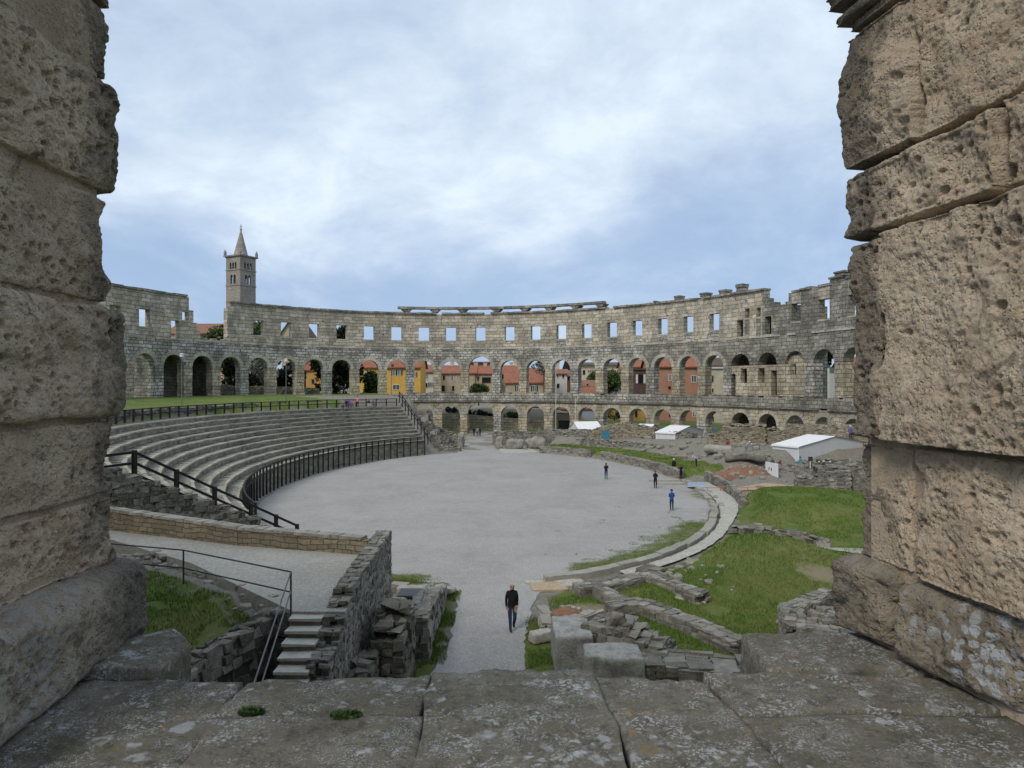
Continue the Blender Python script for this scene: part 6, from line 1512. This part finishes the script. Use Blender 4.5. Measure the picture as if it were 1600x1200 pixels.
    if detail:
        for s_ in (-1, 1):
            e = bmesh.new(); bmesh.ops.create_uvsphere(e, u_segments=10, v_segments=6, radius=.0075*h); mm = bpy.data.meshes.new('eye'); e.to_mesh(mm); e.free(); mm.materials.append(HAIR)
            q = bpy.data.objects.new('eye', mm); COL.objects.link(q); q.parent = o; q.location = (s_*.021*h, (hc.y-.051)*h, (hc.z+.012)*h)
    return o
def gp(px, py, Y=None, z=0.0):
    return P(px, py, Y) if Y else G(px, py, z)
BK = (.012, .012, .013); NAVY = (.018, .03, .07)
q = G(800, 984, .03); person(q, 1.86, R(8), 'walk', BK, (.022, .035, .075), 'bald man in black sweater and blue jeans walking towards the viewer', None, detail=True)
q = G(947, 749, .03); person(q, 1.66, R(170), 'photo', BK, (.05, .08, .15), 'visitor in black top and blue jeans raising a phone on the gravel')
q = G(1024, 763, .03); person(q, 1.66, R(150), 'chest', BK, BK, 'visitor dressed all in black standing on the gravel by the rim', haircol=(.10, .06, .035))
q = G(1049.5, 798, .03); person(q, 1.66, R(185), 'chest', (.02, .07, .30), NAVY, 'visitor in bright blue jacket and navy trousers on the gravel')
q = P(1053, 744, 76); q.z = 0.95; q = P(1053, 600+(H-.2)*F/74, 74); person(Vector((q.x, q.y, .15)), 1.75, R(190), 'stand', BK, (.30, .27, .21), 'visitor with white cap and dark jacket at the rim wall', 'cap', (.6, .6, .6))
q = G(1064, 749, .1); person(q, 1.5, R(200), 'arms', BK, BK, 'visitor in black holding both arms raised beside the flat slabs', haircol=(.07, .045, .03))
q = P(1088, 738, 74); q.z = zt(q.x, q.y); person(q, 1.6, R(250), 'bend', (.40, .42, .45), BK, 'visitor in pale top bending on the grass by the earth heap', haircol=(.3, .25, .18))
q = P(1137, 703, 84.0); q.z = 2.0; person(q, 1.5, R(0), 'sit', (.30, .02, .03), (.35, .33, .32), 'small figure in red sitting against the large ruin block')
q = P(1166, 727, 77); q.z = zt(q.x, q.y); person(q, 1.55, R(120), 'bend', (.22, .24, .28), (.2, .2, .21), 'worker in grey with white hat bending behind the earth heap', 'cap', (.65, .65, .63))
q = P(1214, 735, 72.2); q.z = zt(q.x, q.y)-.1; person(q, 1.6, R(20), 'bend', (.32, .015, .03), (.03, .03, .04), 'worker in crimson top leaning over the white panel')
q = P(1207, 735, 72.6); q.z = zt(q.x, q.y)-.1; person(q, 1.6, R(0), 'stand', (.05, .09, .06), (.03, .03, .04), 'worker behind the white panel, only a green capped head showing', 'cap', (.02, .16, .09))
q = P(1250.5, 743, 73); q.z = zt(q.x, q.y); person(q, 1.6, R(20), 'stand', (.04, .33, .38), (.02, .02, .03), 'worker in turquoise top and dark trousers near the sign post', haircol=(.10, .05, .03))
for px, tc_, lb in ((1280, (.03, .028, .032), 'worker in dark clothes and white cap, leftmost sitter under the largest tent'), (1287, (.03, .025, .02), 'worker in brown black clothes and white cap sitting between the dark and blue workers'), (1297, (.04, .09, .22), 'worker in blue top sitting on the rubble under the largest tent')):
    q = P(px, 741, 71.5); q.z = max(q.z, zt(q.x, q.y)+.1); person(q, 1.6, R(px % 5*20-40), 'sit', tc_, (.04, .04, .045), lb, 'cap', (.55, .53, .5))
q = P(1314, 748, 66); q.z = max(q.z, zt(q.x, q.y)); person(q, 1.55, R(60), 'sit', BK, BK, 'figure in black crouching beside the stepped rubble block')
q = P(1328.5, 690, 80); q.z = 3.3; person(q, 1.7, R(0), 'stand', (.10, .10, .30), (.04, .03, .06), 'visitor in blue purple jacket standing by the rightmost arch', 'cap', (.6, .6, .62))
for px, tc_, lb in ((740.5, BK, 'visitor in black, leftmost of the three in the gate'), (746, (.25, .25, .26), 'visitor in pale top between two others in the gate'), (750, (.03, .03, .035), 'visitor in black, rightmost of the three in the gate')):
    q = G(px, 681.5, .03); person(q, 1.7, R(180), 'stand', tc_, (.025, .025, .03), lb)
def tier(px, i, lb, **k):
    """someone on seat row i along the line of sight of photo column px"""
    best = None
    for a in np.arange(A0+.5, 180, .1):
        e = EP(a, .6+TD*i+.25, Z0+RISE*i); u = abs(800+F*e.x/e.y-px)
        if best is None or u < best[0]: best = (u, e, a)
    e = best[1]; return person(e, k.get('h', 1.65), k.get('yaw', R(30)), k.get('pose', 'sit'), k['top'], k['legs'], lb, haircol=k.get('hc'))
tier(536, 9, 'visitor in dark top sitting lowest in the group on the seats', top=(.04, .07, .07), legs=(.10, .13, .16))
tier(541, 10, 'visitor with dark jacket sitting behind the lowest sitter on the seats', top=(.015, .03, .03), legs=(.03, .03, .05))
tier(544.5, 10, 'visitor in violet jacket sitting on the top seats', top=(.12, .09, .25), legs=(.05, .03, .12))
tier(549, 10, 'visitor in purple pink jacket sitting on the top seats', top=(.40, .14, .28), legs=(.08, .05, .18))
tier(558.5, 10, 'visitor in light pink top standing on the top seat row', top=(.62, .22, .28), legs=(.02, .02, .022), pose='stand', yaw=R(200))
tier(576, 10, 'visitor in maroon sitting on the top seats', top=(.06, .03, .035), legs=(.35, .35, .36))
tier(583, 10, 'visitor in white and navy sitting at the right of the group on the seats', top=(.10, .11, .16), legs=(.05, .06, .10))
